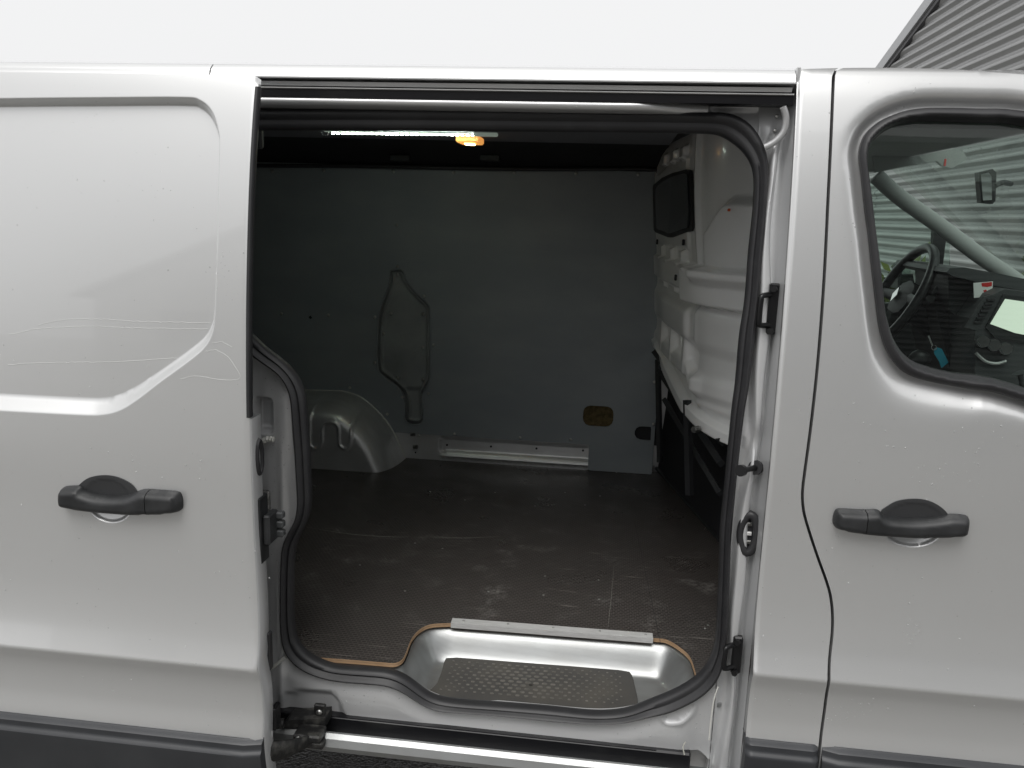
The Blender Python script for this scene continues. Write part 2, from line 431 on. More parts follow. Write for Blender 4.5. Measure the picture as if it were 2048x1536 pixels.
def extr(name, prof, x0, x1, mt, parent, closed=True, axis='X', **kw):
    """closed (y,z) profile extruded along X"""
    n = len(prof); V = []
    for x in (x0, x1):
        for a, b in prof: V.append((x, a, b) if axis == 'X' else (a, x, b))
    ar = sum(prof[i][0]*prof[(i+1) % n][1]-prof[(i+1) % n][0]*prof[i][1] for i in range(n))
    Fc = []
    for j in range(n if closed else n-1):
        Fc.append([j, (j+1) % n, n+(j+1) % n, n+j])
    if closed: Fc += [list(range(n)), [n+j for j in range(n)]]
    # make normals face out
    Vn = np.array(V); c = Vn.mean(0); out = []
    flip = (ar > 0) if axis == 'X' else (ar < 0)
    for f in Fc: out.append(f)
    o = obj(name, V, out, mt, parent, sharp=30, **kw)
    if closed:
        import bmesh
        bm = bmesh.new(); bm.from_mesh(o.data); bmesh.ops.recalc_face_normals(bm, faces=bm.faces); bm.to_mesh(o.data); bm.free()
        o.data.set_sharp_from_angle(angle=math.radians(30))
    return o
def loft(name, rows, mt, parent, sharp=40, close=False, **kw):
    R = np.array(rows, float); a, b = R.shape[:2]; Fc = []
    for i in range(a-1):
        for j in range(b if close else b-1):
            j2 = (j+1) % b; Fc.append([i*b+j, i*b+j2, (i+1)*b+j2, (i+1)*b+j])
    o = obj(name, R.reshape(-1, 3), Fc, mt, parent, sharp=sharp, **kw); return o
def facing(o, d):
    me = o.data; n = sum((p.normal*p.area for p in me.polygons), Vector())
    if n.dot(Vector(d)) < 0: me.flip_normals()
    return o
def screw_mesh(r=.006):
    V = []; Fc = []; n = 8
    for rr, h in ((1, 0), (.95, .35), (.6, .6)):
        for j in range(n): a = 2*math.pi*j/n; V.append((r*rr*math.cos(a), -r*h, r*rr*math.sin(a)))
    V.append((0, -r*.62, 0))
    for k in range(2):
        for j in range(n): Fc.append([k*n+j, k*n+(j+1) % n, (k+1)*n+(j+1) % n, (k+1)*n+j])
    for j in range(n): Fc.append([2*n+j, 2*n+(j+1) % n, 3*n])
    me = bpy.data.meshes.new('screw'); me.from_pydata(V, [], Fc); me.materials.append(M('screw'))
    me.polygons.foreach_set('use_smooth', [True]*len(me.polygons)); return me
import bmesh
def recalc(o):
    bm = bmesh.new(); bm.from_mesh(o.data); bmesh.ops.recalc_face_normals(bm, faces=bm.faces); bm.to_mesh(o.data); bm.free()
class _S: pass
SCREW = _S(); SCREW.data = screw_mesh()

# ------------------------------------------------------------------ body profile (y offset, + = inwards)
_lo = herm([.20, .30, .40, .455, .53, .60, .640], [.012, -.004, -.019, -.025, -.0175, -.022, -.034])
_hi = herm([.640, .665, .70, .76, .83, .95, 1.10, 1.22, 1.366, 1.50, 1.646, 1.75, 1.85, 1.905], [-.034, -.0255, -.0155, -.0060, -.0012, .001, .0, .004, .014, .028, .049, .069, .094, .112])
def TD(z): return sum(TD0(np.asarray(z, float)+d_) for d_ in (-.004, -.002, 0, .002, .004))/5
def TD0(z): z = np.asarray(z, float); return np.where(z < .64, _lo(np.clip(z, .2, .64)), _hi(np.clip(z, .64, 1.905)))
_tum = herm([.2, .9, 1.10, 1.22, 1.366, 1.50, 1.646, 1.75, 1.85, 1.905], [.0, 0, 0, .004, .014, .028, .049, .069, .094, .112])
def TU(z): return _tum(np.clip(z, .2, 1.905))
OFF = -.036
def SK(z): return OFF-.05+TD(z)             # pillar / front door skin
def SD(z): return OFF-.205+TD(np.asarray(z)+.012)   # slid-open door skin
def FL(z): return OFF+.022+TU(z)             # aperture flange

# ------------------------------------------------------------------ ground and surroundings
obj('ground', [(-60, -60, 0), (60, -60, 0), (60, 60, 0), (-60, 60, 0)], [[0, 1, 2, 3]], 'wet_asphalt', kind='structure', smooth=False)

def shed():
    X0 = 3.2
    s = empty('corrugated_shed', (X0, 6, 0), 'grey shed clad in horizontal corrugated metal sheets standing behind the van', 'building')
    a = onX(1780, 132, X0); b = onX(1880, 0, X0)
    ys, zs = a[1], a[2]; sl = (b[2]-a[2])/(b[1]-a[1])
    zt = lambda y: zs+sl*(y-ys)
    y0, y1 = 2.9, 13.5
    pitch, amp = .10, .034; n = 10
    # wall sheets: two rows of panels, each a corrugated sheet cut by the verge
    edges = np.linspace(y0, y1, 6)
    for i in range(5):
        ya, yb = edges[i]+.002, edges[i+1]-.002
        yy = np.linspace(ya, yb, 14); V = []; Fc = []
        zz = np.arange(0.02, 6.4, pitch/n)
        zz = zz[zz < zt(ya)+.05]
        off = .003*(i % 2)
        for z in zz:
            ph = (z/pitch) % 1
            w = np.interp(ph, [0, .12, .38, .62, .88, 1], [1, .93, 0.03, 0.0, .93, 1])
            for y in yy: V.append((X0-amp*w-off, y, min(z, zt(y)-.02)))
        m_ = len(yy)
        for r in range(len(zz)-1):
            for c in range(m_-1):
                if zz[r] < zt(yy[c+1])-.0: Fc.append([r*m_+c, (r+1)*m_+c, (r+1)*m_+c+1, r*m_+c+1])
        obj('cladding_sheet', V, Fc, 'shed', s, sharp=25)
    # verge trim (barge board) with a dark under-lap, and the roof behind
    def bar(nm, dz0, dz1, dx0, dx1, mt):
        V = []
        for y in (y0, y1+.25):
            for dx, dz in ((dx0, dz0), (dx1, dz0), (dx1, dz1), (dx0, dz1)): V.append((X0+dx, y, zt(y)+dz))
        return obj(nm, V, [[0, 1, 2, 3], [7, 6, 5, 4], [0, 4, 5, 1], [1, 5, 6, 2], [2, 6, 7, 3], [3, 7, 4, 0]], mt, s, smooth=False)
    bar('verge_trim', -.005, .135, -.075, 0.10, 'shed_trim'); bar('verge_underlap', -.06, -.005, -.05, .05, 'shed_dark')
    V = []
    for y in (y0, y1+.25):
        for dx, dz in ((.0, .10), (7, .10), (7, .16), (.0, .16)): V.append((X0+.10+dx, y, zt(y)+dz-.05))
    obj('roof_sheet', V, [[0, 1, 2, 3], [7, 6, 5, 4], [0, 4, 5, 1], [1, 5, 6, 2], [2, 6, 7, 3], [3, 7, 4, 0]], 'shed_trim', s, smooth=False)
    boxm('far_wall', (X0+.02, y1-.1, 0), (X0+7, y1, zt(y1)), 'shed_dark', s)
    boxm('near_wall', (X0+.02, y0, 0), (X0+7, y0+.1, zt(y0)-.1), 'shed', s)
shed()

def hall():
    Y0 = -9.0; x0, x1, H = 2.2, 19.0, 7.2
    s = empty('corrugated_hall', (10, Y0-4, 0), 'tall grey corrugated hall across the yard mirrored as stripes in the cab window', 'building')
    zz = np.arange(.02, H, .0125); ed = np.linspace(x0, x1, 8)
    for i in range(7):
        xs = np.linspace(ed[i]+.003, ed[i+1]-.003, 3); V = []; Fc = []
        for z in zz:
            w_ = np.interp((z/.125) % 1, [0, .12, .38, .62, .88, 1], [1, .93, .03, 0, .93, 1])
            for x in xs: V.append((x, Y0+.034*w_, z))
        for r in range(len(zz)-1):
            for c in range(2): Fc.append([r*3+c, r*3+c+1, (r+1)*3+c+1, (r+1)*3+c])
        facing(obj('cladding_sheet', V, Fc, 'shed', s, sharp=25), (0, 1, 0))
    boxm('hall_core', (x0+.05, Y0-8, 0), (x1-.05, Y0-.03, H-.05), 'shed_dark', s)
    boxm('eaves_trim', (x0-.1, Y0-.1, H-.06), (x1+.1, Y0+.16, H+.2), 'shed_trim', s, .02)
    boxm('roller_door', (7.5, Y0+.04, 0), (11, Y0+.08, 3.8), 'shed_trim', s)
hall()

def shrub(name, c, r, n, label, mt='leaf', seed=1):
    rs = np.random.RandomState(seed); s = empty(name, (c[0], c[1], 0), label, 'shrub')
    d = rs.normal(size=(n, 3)); d /= np.linalg.norm(d, axis=1)[:, None]; rad = rs.rand(n)**.35
    P = np.array(c)+d*rad[:, None]*np.array(r)*(1+.25*np.sin(7*d[:, :1])*np.cos(5*d[:, 1:2])); P = P[P[:, 2] > .03]
    V = []; Fc = []
    for p in P:
        a = rs.normal(size=3); a /= np.linalg.norm(a); b = np.cross(a, rs.normal(size=3)); b /= np.linalg.norm(b); L = .035+.03*rs.rand()
        k = len(V); V += [p-a*L, p+b*L*.45, p+a*L, p-b*L*.45]; Fc.append([k, k+1, k+2, k+3])
    obj('foliage', V, Fc, mt, s, kind='stuff')
    for k in range(5):
        e = np.array(c)+rs.normal(size=3)*np.array(r)*.35
        tube('stem', [(c[0], c[1], -.02), (c[0]*.6+e[0]*.4, c[1]*.6+e[1]*.4, c[2]*.5), e], [.03, .02, .008], 'twig', s, 6)
def flat(p): return np.array(p)
p = onY(1836, 525, 4.6); shrub('yellow_shrub', (p[0], p[1], p[2]*.5-.02), (.40, .36, p[2]*.5+.03), 2600, 'yellow green leafy shrub seen through the cab window behind the steering wheel', seed=3)
p = onY(2016, 545, 4.2); shrub('shed_shrub', (p[0]+.1, p[1], p[2]*.5-.02), (.22, .22, p[2]*.5+.02), 1200, 'small green shrub growing at the foot of the corrugated shed', seed=5)

def house(name, label, c, wdt, dep, eave, ridge, mt, rz=0., chim=True):
    h = empty(name, (c[0], c[1], 0), label, 'house')
    x0, x1 = c[0]-wdt/2, c[0]+wdt/2; y0, y1 = c[1]-dep, c[1]
    V = [(x0, y, 0) for y in (y1, y0)]
    V = [(x0, y1, 0), (x1, y1, 0), (x1, y1, eave), (c[0], y1, ridge), (x0, y1, eave), (x0, y0, 0), (x1, y0, 0), (x1, y0, eave), (c[0], y0, ridge), (x0, y0, eave)]
    obj('wall', V, [[0, 4, 3, 2, 1], [5, 6, 7, 8, 9], [0, 5, 9, 4], [1, 2, 7, 6]], mt, h, smooth=False)
    for s in (-1, 1):
        xe = c[0]+s*(wdt/2+.35); ze = eave-.35*(ridge-eave)/(wdt/2)
        q = [(c[0], ridge+.03), (xe, ze+.03), (xe, ze+.2), (c[0], ridge+.22)]
        V = [(a, y, b) for y in (y1+.4, y0-.4) for a, b in q]
        obj('roof_slope', V, [[0, 1, 2, 3], [7, 6, 5, 4], [0, 4, 5, 1], [1, 5, 6, 2], [2, 6, 7, 3], [3, 7, 4, 0]], 'roof_tile', h, smooth=False)
        obj('verge_board', [(a, y1+.42+d, b+dz) for d in (0, .03) for a, b, dz in ((c[0], ridge, -.05), (xe, ze, -.05), (xe, ze, .18), (c[0], ridge, .2))],
            [[0, 1, 2, 3], [7, 6, 5, 4], [0, 4, 5, 1], [1, 5, 6, 2], [2, 6, 7, 3], [3, 7, 4, 0]], 'render_white', h, smooth=False)
    for wx, wz, ww, wh in ((-.25, 1.0, 1.4, 1.3), (.22, .9, 1.5, 1.4), (0, eave*.98, 1.2, 1.0)):
        X = c[0]+wx*wdt
        boxm('window', (X-ww/2, y1-.02, wz), (X+ww/2, y1+.03, wz+wh), 'win_dark', h)
        boxm('window_sill', (X-ww/2-.08, y1-.02, wz-.1), (X+ww/2+.08, y1+.12, wz-.01), 'render_white', h)
house('white_house', 'pale rendered gable house mirrored in the recessed panel of the sliding door', (-7.5, -17, 0), 9.5, 9, 2.9, 6.6, 'render_white')
house('brick_house', 'brown brick gable house across the yard mirrored in the van paint', (3.5, -20, 0), 11, 9, 2.8, 6.0, 'brick_house')

# ------------------------------------------------------------------ THE VAN
van = empty('cargo_van', (0, .8, 0), 'silver panel van with its side door slid open on an empty cargo bay', 'van')
XE = .346    # front edge of the door aperture
XD = -.727   # leading edge of the slid-open door
def XDf(z): return XD+.017*float(sm((.98-z)/.5))
def bowl(P, c, rx, rz, dep):
    r2 = ((P[:, 0]-c[0])/rx)**2+((P[:, 1]-c[1])/rz)**2
    q = np.clip(1-r2, 0, 1); return dep*q**.8*sm(q*4)
def handle(parent, SF, bar, cut, dome, cup, rxy, tags):
    """bar outline (px), split x (px), dome outline (px); SF(z) skin"""
    SB = lambda z: SF(z)-.020
    B = spline(xz(bar, SB), 4); D = spline(xz(dome, SF), 4)
    cx, _ = xz([(cut, bar[0][1])], SB)[0]
    c = xz([cup], SF)[0]
    def hb(P):
        s = sdf(P, B); return SF(P[:, 1])-.004-.026*np.sqrt(np.clip(1-(1-np.clip(s/.016, 0, 1))**2, 0, 1))
    def half(keep_low):
        lim = cx-.0008 if keep_low else cx+.0008; sg_ = 1 if keep_low else -1
        Q = resamp(B, .003); out = []
        for a, b in zip(Q, np.roll(Q, -1, 0)):
            da, db = sg_*(lim-a[0]), sg_*(lim-b[0])
            if da >= 0: out.append(a)
            if da*db < 0: out.append(a+(b-a)*da/(da-db))
        return np.array(out)
    cupo = hf('handle_cup', D, lambda P: SF(P[:, 1])-.0028+bowl(P, c, rxy[0]*1.03, rxy[1]*1.03, .004), 'cup_plastic', parent, step=.005, rim=.005)
    lo = hf('handle_pull' if tags[0] else 'handle_lock_cap', half(True), hb, 'black_plastic', parent, step=.005, bs=.003, rim=.014)
    hi = hf('handle_lock_cap' if tags[0] else 'handle_pull', half(False), hb, 'black_plastic', parent, step=.005, bs=.003, rim=.014)

# ---- sliding door
RO = spline(xz([(-330, 203), (-200, 199), (0, 195), (200, 193), (365, 192.5), (400, 198), (424, 219), (437, 255), (440, 300), (436, 450), (433, 560), (430, 640), (424, 672), (408, 698), (375, 726), (320, 766), (272, 803), (238, 823), (205, 831), (160, 831.5), (0, 823), (-200, 812), (-330, 806)], SD), 5)
RI = spline(xz([(-310, 222), (-200, 218), (0, 213), (200, 211), (360, 210), (390, 217), (412, 236), (425, 266), (428, 300), (424, 450), (421, 560), (417, 630), (411, 655), (396, 678), (360, 707), (305, 746), (255, 778), (222, 793), (195, 798), (155, 798), (0, 791), (-200, 781), (-310, 776)], SD), 5)
HL = xz([(217, 1003)], SD)[0]
def door_fn(P):
    y = SD(P[:, 1])
    so_, si = sdf(P, RO), sdf(P, RI)
    t = np.where(si > 0, 1, np.where(so_ < 0, 0, so_/np.maximum(so_-si, 1e-6)))
    y = y+.024*(.25*sm(t)+.75*np.clip((t-.10)/.80, 0, 1))
    y = y+bowl(P, HL, .056, .050, .016)
    e = XD+.017*sm((.98-P[:, 1])/.5)-P[:, 0]
    return y+.006*(1-sm(e/.006))**2
dl_out = np.array([[XDf(z_), z_] for z_ in np.linspace(.225, 1.849, 50)]+[[XD-.006, 1.857], [-1.80, 1.857], [-1.80, .225]])
ex = [resamp(RO, .006), resamp(RI, .006)]+[resamp(offset(RO, k), .006) for k in (.004, .009, .014, -.003)]
ex += [np.array([[HL[0]+.056*r*math.cos(a), HL[1]+.05*r*math.sin(a)] for a in np.linspace(0, 6.28, 40)[:-1]]) for r in (.3, .5, .7, .82, .9, .96, 1.0)]
ex += [np.stack([np.linspace(-1.79, XD-.005, 200), np.full(200, .628+d)], 1) for d in (-.009, -.005, -.0025, 0, .0025, .005, .009)]
sdoor = hf('sliding_door', dl_out, door_fn, 'silver', van, step=.014, extra=ex, rim=.012)
handle(sdoor, SD, [(113, 991), (117, 979.5), (130, 977), (153, 977), (164, 986), (195, 994), (244, 995), (277, 984), (310, 985), (345, 988), (354, 995), (357, 1013), (352, 1027), (325, 1032), (293, 1033), (244, 1033), (169, 1026), (127, 1019), (115, 1012)], 293,
       [(153, 979), (163, 966), (179, 955), (205, 950), (234, 953), (260, 965), (273, 979), (274, 990), (244, 1000), (195, 1000), (160, 992)], (217, 1000), (.056, .05), (True,))
# inner frame of the slid door, its black edge seal, lower cladding
zc = 1.175
def edge_strip(name, z0, z1, w0, w1, x0, x1, mt):
    rows = []
    for z in np.linspace(z0, z1, 40):
        y = float(SD(z)); q_ = XDf(z)-XD; rows.append([(x0+q_, y+w0, z), (x1+q_-.002, y+w0, z), (x1+q_, y+w0+.003, z), (x1+q_, y+w1-.003, z), (x1+q_-.002, y+w1, z), (x0+q_, y+w1, z)])
    o = loft(name, rows, mt, sdoor, close=True); recalc(o); return o
edge_strip('edge_seal', zc, 1.835, .003, .022, XD-.02, XD+.0015, 'rubber')
edge_strip('edge_flange', .26, zc-.003, .008, .056, XD-.02, XD+.003, 'silver_inner')
sdin = hf('inner_frame', rect(-1.78, .24, XD-.06, 1.82), lambda P: SD(P[:, 1])+.05, 'silver_inner', sdoor, step=.05, rim=.02)
V = []
cl_top = xz([(0, 1422), (525, 1480)], SD)[:, 1].mean()
CD = [-.004, 0, .0008, .002, .004, .006, .008, .012, .018, .021, .024, .027, .030, .034, .06, .10, .16, .22]
def clad_loft(name, x0, x1, top, SF, parent):
    rows = []
    for d in CD:
        z = top-max(d, 0); y = float(SF(z))-.002-.013*float(sm((d)/.008))-.009*float(sm((d-.019)/.012))
        if d < 0: y += .012
        xs = np.linspace(x0(z), x1(z), 30); rows.append([(x, y+.010*float(1-sm(min(x-x0(z), x1(z)-x)/.012))**2, z) for x in xs])
    R = np.array(rows); L = R[:, :1]+[0, .03, 0]; Rr = R[:, -1:]+[0, .03, 0]
    return facing(loft(name, np.concatenate([L, R, Rr], 1), 'cladding', parent, 35), (0, -1, 0))
clad_loft('lower_cladding', lambda z: -1.80, lambda z: XDf(z)+.002, cl_top, SD, sdoor)
# fittings on the slid door's leading edge
def edge_fit():
    p = onX(508, 925, XD+.01); x = XDf(p[2])
    g = [(x+.003, OFF-.165+.012*math.cos(a), p[2]+.036*math.sin(a)) for a in np.linspace(0, 2*math.pi, 17)[:-1]]
    tube('edge_grommet', g, .006, 'rubber', sdoor, 6, closed=True)
    p = onX(530, 1060, XD+.01); x = XDf(p[2])
    boxm('latch_plate', (x-.004, OFF-.178, p[2]-.075), (x+.006, OFF-.135, p[2]+.075), 'black_plastic', sdoor, .012)
    cp = boxm('contact_plug', (x+.006, OFF-.168, p[2]-.034), (x+.022, OFF-.118, p[2]+.034), 'black_plastic', sdoor, .004)
    for k in (-1, 0, 1):
        boxm('contact_prong', (x+.010, OFF-.130, p[2]+k*.021-.008), (x+.036, OFF-.112, p[2]+k*.021+.008), 'dash_grey', sdoor, .003)
    p = onX(521, 1318, XD+.01); x = XDf(p[2])
    boxm('edge_buffer', (x-.002, OFF-.178, p[2]-.045), (x+.006, OFF-.16, p[2]+.045), 'rubber', sdoor, .006)
    p = onX(540, 1437, XD+.01); x = XDf(p[2])
    boxm('edge_stop', (x-.004, OFF-.172, p[2]-.028), (x+.008, OFF-.14, p[2]+.028), 'black_metal', sdoor, .008)
edge_fit()
# thin wavy pale lines laid over the recessed panel and its border
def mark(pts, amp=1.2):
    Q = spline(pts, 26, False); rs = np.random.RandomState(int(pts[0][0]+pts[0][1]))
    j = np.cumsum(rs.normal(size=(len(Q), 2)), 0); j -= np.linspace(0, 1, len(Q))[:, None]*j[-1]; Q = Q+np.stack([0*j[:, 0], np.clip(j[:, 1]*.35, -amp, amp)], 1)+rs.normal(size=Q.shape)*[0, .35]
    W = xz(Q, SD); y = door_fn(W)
    tube('pale_line', np.stack([W[:, 0], y-.0001, W[:, 1]], 1), .0005, 'pale_line', sdoor, 4, sc=(1, 1))
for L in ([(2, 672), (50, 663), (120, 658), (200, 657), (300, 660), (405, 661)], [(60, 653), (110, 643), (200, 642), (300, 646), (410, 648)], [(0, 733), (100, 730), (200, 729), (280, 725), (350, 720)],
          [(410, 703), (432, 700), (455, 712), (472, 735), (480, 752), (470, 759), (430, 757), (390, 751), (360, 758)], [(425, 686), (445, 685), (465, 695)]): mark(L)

# ---- roof rail, roof, rear quarter behind the slid door
zr = float(onY(1000, 163, OFF+.055)[2]); zR = float(hit(1000, 134, SK)[2])
rail = [(SK(zr)+.004, zr), (SK(zr)-.004, zr+.004)]+[(float(SK(z))-.004, z) for z in np.linspace(zr+.01, zR-.012, 5)]+[(float(SK(zR))+.006, zR), (float(SK(zR))+.03, zR+.004), (float(SK(zR))+.03, zr)]
extr('roof_rail', [(float(a), float(b)) for a, b in rail], -.905, XE-.004, 'silver', van)
extr('roof_rail', [(float(a), float(b)) for a, b in rail], -2.4, -.908, 'silver', van)
rp = []
for k in range(25):
    t = k/24; y = .09+t*1.62; rp.append((y, 1.915+.055*math.sin(math.pi*t)**.6))
roof = rp+[(y, z-.02) for y, z in rp[::-1]]
extr('roof_skin', roof, -2.4, 1.02, 'silver', van)
boxm('rail_end_cap', (XE-.003, float(SK(zR))-.004, zr+.002), (XE+.006, float(SK(zR))+.05, zR+.006), 'silver', van, .003)
hf('rear_quarter_panel', rect(-2.4, .28, -.875, zr), lambda P: SK(P[:, 1]), 'silver', van, step=.06, rim=.02)
hf('far_side_panel', rect(-2.4, .30, .42, 1.90), lambda P: 1.79-.05-SK(P[:, 1])-.05, 'silver', van, step=.08, rim=.02)
boxm('rear_doors', (-2.44, 0, .35), (-2.40, 1.72, 1.93), 'silver', van, .01)

# ---- B pillar and front door
GAP = [(1683, 136), (1672, 141), (1667, 155), (1663, 250), (1656, 400), (1648, 560), (1636, 720), (1622, 850), (1610, 940), (1605, 985), (1607, 1020), (1616, 1055), (1634, 1110), (1652, 1160), (1661, 1192), (1665, 1230), (1664, 1270), (1658, 1340), (1649, 1420), (1640, 1490), (1634, 1536), (1629, 1590)]
GW = spline(xz(GAP, SK), 5, False)
bz0 = .30
roofline = xz([(1683, 136), (1720, 135.5), (1780, 135.5), (1860, 137), (1940, 141), (2048, 149), (2200, 166), (2400, 200)], SK)
pil = np.vstack([[[XE, bz0]], GW[::-1]+[-.0032, 0], [[XE, zR+.002]]]); pil = pil[(pil[:, 1] >= bz0)]
def pil_fn(P): e = P[:, 0]-XE; return SK(P[:, 1])+.004*(1-sm(e/.012))**2
hf('b_pillar', pil, pil_fn, 'silver', van, step=.014, rim=.03,
   extra=[np.stack([np.linspace(XE, .56, 40), np.full(40, .64+d)], 1) for d in (-.009, -.005, -.0025, 0, .0025, .005, .009)]+[np.stack([np.full(330, XE+d), np.linspace(bz0, zR, 330)], 1) for d in (.003, .006, .0095, .013)])
WO = xz([(2048, 219), (1960, 214.5), (1869, 213), (1825, 217), (1798, 224), (1770, 236), (1751, 249), (1736, 264), (1727, 280), (1721.5, 301), (1722, 322), (1725, 345), (1733, 420), (1740, 470), (1747, 537), (1755, 605), (1760, 646), (1770, 687), (1785, 718), (1807, 744), (1831, 757), (1872, 768), (1941, 781), (2048, 805)], SK)
WI = xz([(2048, 248), (1970, 243), (1869, 240), (1832, 242), (1806, 247), (1785, 256), (1768, 267), (1756, 279), (1748, 292), (1743, 309), (1743.5, 325), (1746, 345), (1754, 400), (1760, 455), (1771, 537), (1779, 619), (1785, 646), (1794, 676), (1809, 703), (1831, 724), (1859, 736), (1913, 750), (2048, 776)], SK)
WO = np.vstack([WO, [[1.20, 1.135], [1.32, 1.12], [1.38, 1.15], [1.37, 1.26], [1.25, 1.48], [1.12, 1.66], [1.04, 1.755], [.98, 1.80]]]); WI = np.vstack([WI, [[1.20, 1.165], [1.30, 1.15], [1.345, 1.17], [1.34, 1.26], [1.22, 1.47], [1.10, 1.635], [1.02, 1.73], [.97, 1.768]]])
WO, WI = spline(WO, 4), spline(WI, 4)
WM = offset(resamp(WO, .006), .006)
HR = xz([(1826, 1051)], SK)[0]
def fd_fn(P):
    y = SK(P[:, 1]); d = -sdf(P, WO)
    wd = .030+.030*sm((1.42-P[:, 1])/.2)*sm((.86-P[:, 0])/.25)
    y = y+.026*np.exp(-(np.clip(d, 0, 1)/(wd*.62))**2)
    return y+bowl(P, HR, .064, .050, .016)
fdo = np.vstack([GW[GW[:, 1] > .22]+[.0032, 0]]); fdo = np.vstack([[[1.45, .22]], [[1.45, 1.2]], [[1.25, 1.60]], roofline[::-1][1:], fdo[1:]])
fdo[:, 1] = np.maximum(fdo[:, 1], .22)
ex = [resamp(offset(resamp(WO, .01), -k), .01) for k in (.001, .005, .012, .02, .03, .04, .052)]
ex += [np.array([[HR[0]+.064*r*math.cos(a), HR[1]+.05*r*math.sin(a)] for a in np.linspace(0, 6.28, 40)[:-1]]) for r in (.3, .5, .7, .82, .9, .96, 1.0)]
ex += [np.stack([np.linspace(.46, 1.4, 190), np.full(190, .64+d)], 1) for d in (-.009, -.005, -.0025, 0, .0025, .005, .009)]
fdoor = hf('front_door', fdo, fd_fn, 'silver', van, holes=[WM], step=.009, extra=ex, rim=.03)
handle(fdoor, SK, [(1670, 1041), (1676, 1025), (1690, 1023), (1728, 1025), (1760, 1025), (1778, 1038), (1832, 1042), (1881, 1038), (1906, 1034), (1936, 1036), (1943, 1043), (1940, 1066), (1931, 1076), (1890, 1079), (1832, 1080), (1765, 1076), (1728, 1072), (1683, 1064), (1671, 1055)], 1733,
       [(1761, 1024), (1774, 1012), (1795, 1001), (1828, 997), (1857, 1001), (1882, 1014), (1896, 1030), (1890, 1042), (1832, 1048), (1775, 1044)], (1826, 1048), (.064, .05), (False,))
def ws_fn(P):
    d = sdf(P, WO); di = -sdf(P, WI); t = np.clip(d/np.maximum(d+di, 1e-6), 0, 1)
    return SK(P[:, 1])+.012-.012*np.sin(math.pi*np.clip(t*1.0, 0, 1))**.7+.018*sm((t-.55)/.45)
hf('window_seal', offset(resamp(WO, .006), .001), ws_fn, 'rubber', fdoor, holes=[WI], step=.005, bs=.004, rim=.012)
gp = resamp(offset(resamp(WI, .01), -.004), .02)
hf('window_glass', gp, lambda P: SK(P[:, 1])+.028, 'glass', fdoor, step=.06, rim=0)
# dark rebate that shows in the shut line
GP3 = np.array([[a, float(SK(b))+.030, b] for a, b in resamp(GW, .03, False)])
V = []; Fc = []
for p in GP3: V += [p-[.03, 0, 0], p+[.03, 0, 0]]
for i in range(len(GP3)-1): Fc.append([2*i, 2*i+1, 2*i+3, 2*i+2])
obj('shut_line_rebate', V, Fc, 'rubber', van)
cr_top = xz([(1500, 1475), (2048, 1532)], SK)[:, 1].mean()
gx = lambda z: float(np.interp(z, GW[::-1, 1], GW[::-1, 0]))
clad_loft('pillar_cladding', lambda z: XE-.002, lambda z: gx(z)-.004, cr_top, SK, van)
clad_loft('door_cladding', lambda z: gx(z)+.005, lambda z: 1.44, cr_top, SK, fdoor)

# ---- door aperture: seal loop
S_OUT = [(440, 216), (505, 218), (700, 218), (900, 219), (1100, 220.5), (1250, 222), (1393, 224.5), (1454, 226), (1484, 236), (1508, 256), (1524, 283), (1534, 308), (1537, 338), (1534, 400), (1530, 468), (1524, 523), (1519, 591), (1513, 646), (1506, 714), (1497, 783), (1490, 820), (1481, 894), (1474, 956), (1467, 1030), (1462, 1092), (1459, 1179), (1457, 1226), (1454, 1284), (1450, 1319), (1439, 1354), (1416, 1384), (1381, 1407), (1335, 1427), (1300, 1433), (1253, 1444), (1190, 1447), (1112, 1442), (1003, 1431), (925, 1425), (874, 1421), (839, 1406), (811, 1387), (781, 1373), (746, 1369), (677, 1363), (630, 1352), (596, 1335), (572, 1310), (563, 1282), (560, 1238), (561, 1160), (562, 1114), (566, 1084), (579, 1060), (591, 1037), (594.6, 1012), (592.6, 965), (589, 904), (585, 859), (580, 792), (570, 767), (552, 745), (527, 730), (503, 711), (470, 690), (440, 660), (420, 600), (405, 400), (405, 260), (418, 228)]
S_IN = [(445, 258), (505, 259), (700, 259), (900, 260), (1100, 262), (1250, 263), (1393, 265), (1439, 268), (1469, 285), (1486, 300), (1497, 314), (1505, 330), (1509.5, 350), (1509, 400), (1504, 453), (1498, 509), (1493, 580), (1489, 619), (1480, 673), (1472, 769), (1465, 820), (1458, 894), (1451, 968), (1442, 1055), (1440, 1117), (1437, 1191), (1436, 1203), (1434, 1261), (1430, 1296), (1420, 1324), (1404, 1349), (1376, 1372), (1335, 1393), (1300, 1406), (1253, 1425), (1190, 1430), (1100, 1421), (1000, 1413), (930, 1408), (887, 1403), (862, 1396), (839, 1381), (804, 1354), (770, 1344), (677, 1337), (642, 1328), (610, 1310), (591, 1286), (585, 1255), (583, 1226), (583, 1160), (585, 1114), (591, 1084), (606, 1057), (616, 1030), (619, 1003), (617, 953), (615, 904), (611, 850), (606, 792), (600, 771), (586, 746), (561, 721), (527, 696), (503, 671), (475, 650), (450, 620), (440, 580), (430, 400), (430, 290)]
SO = resamp(spline(xz(S_OUT, lambda z: FL(z)-.012), 4), .012); SI = resamp(spline(xz(S_IN, lambda z: FL(z)-.008), 4), .012)
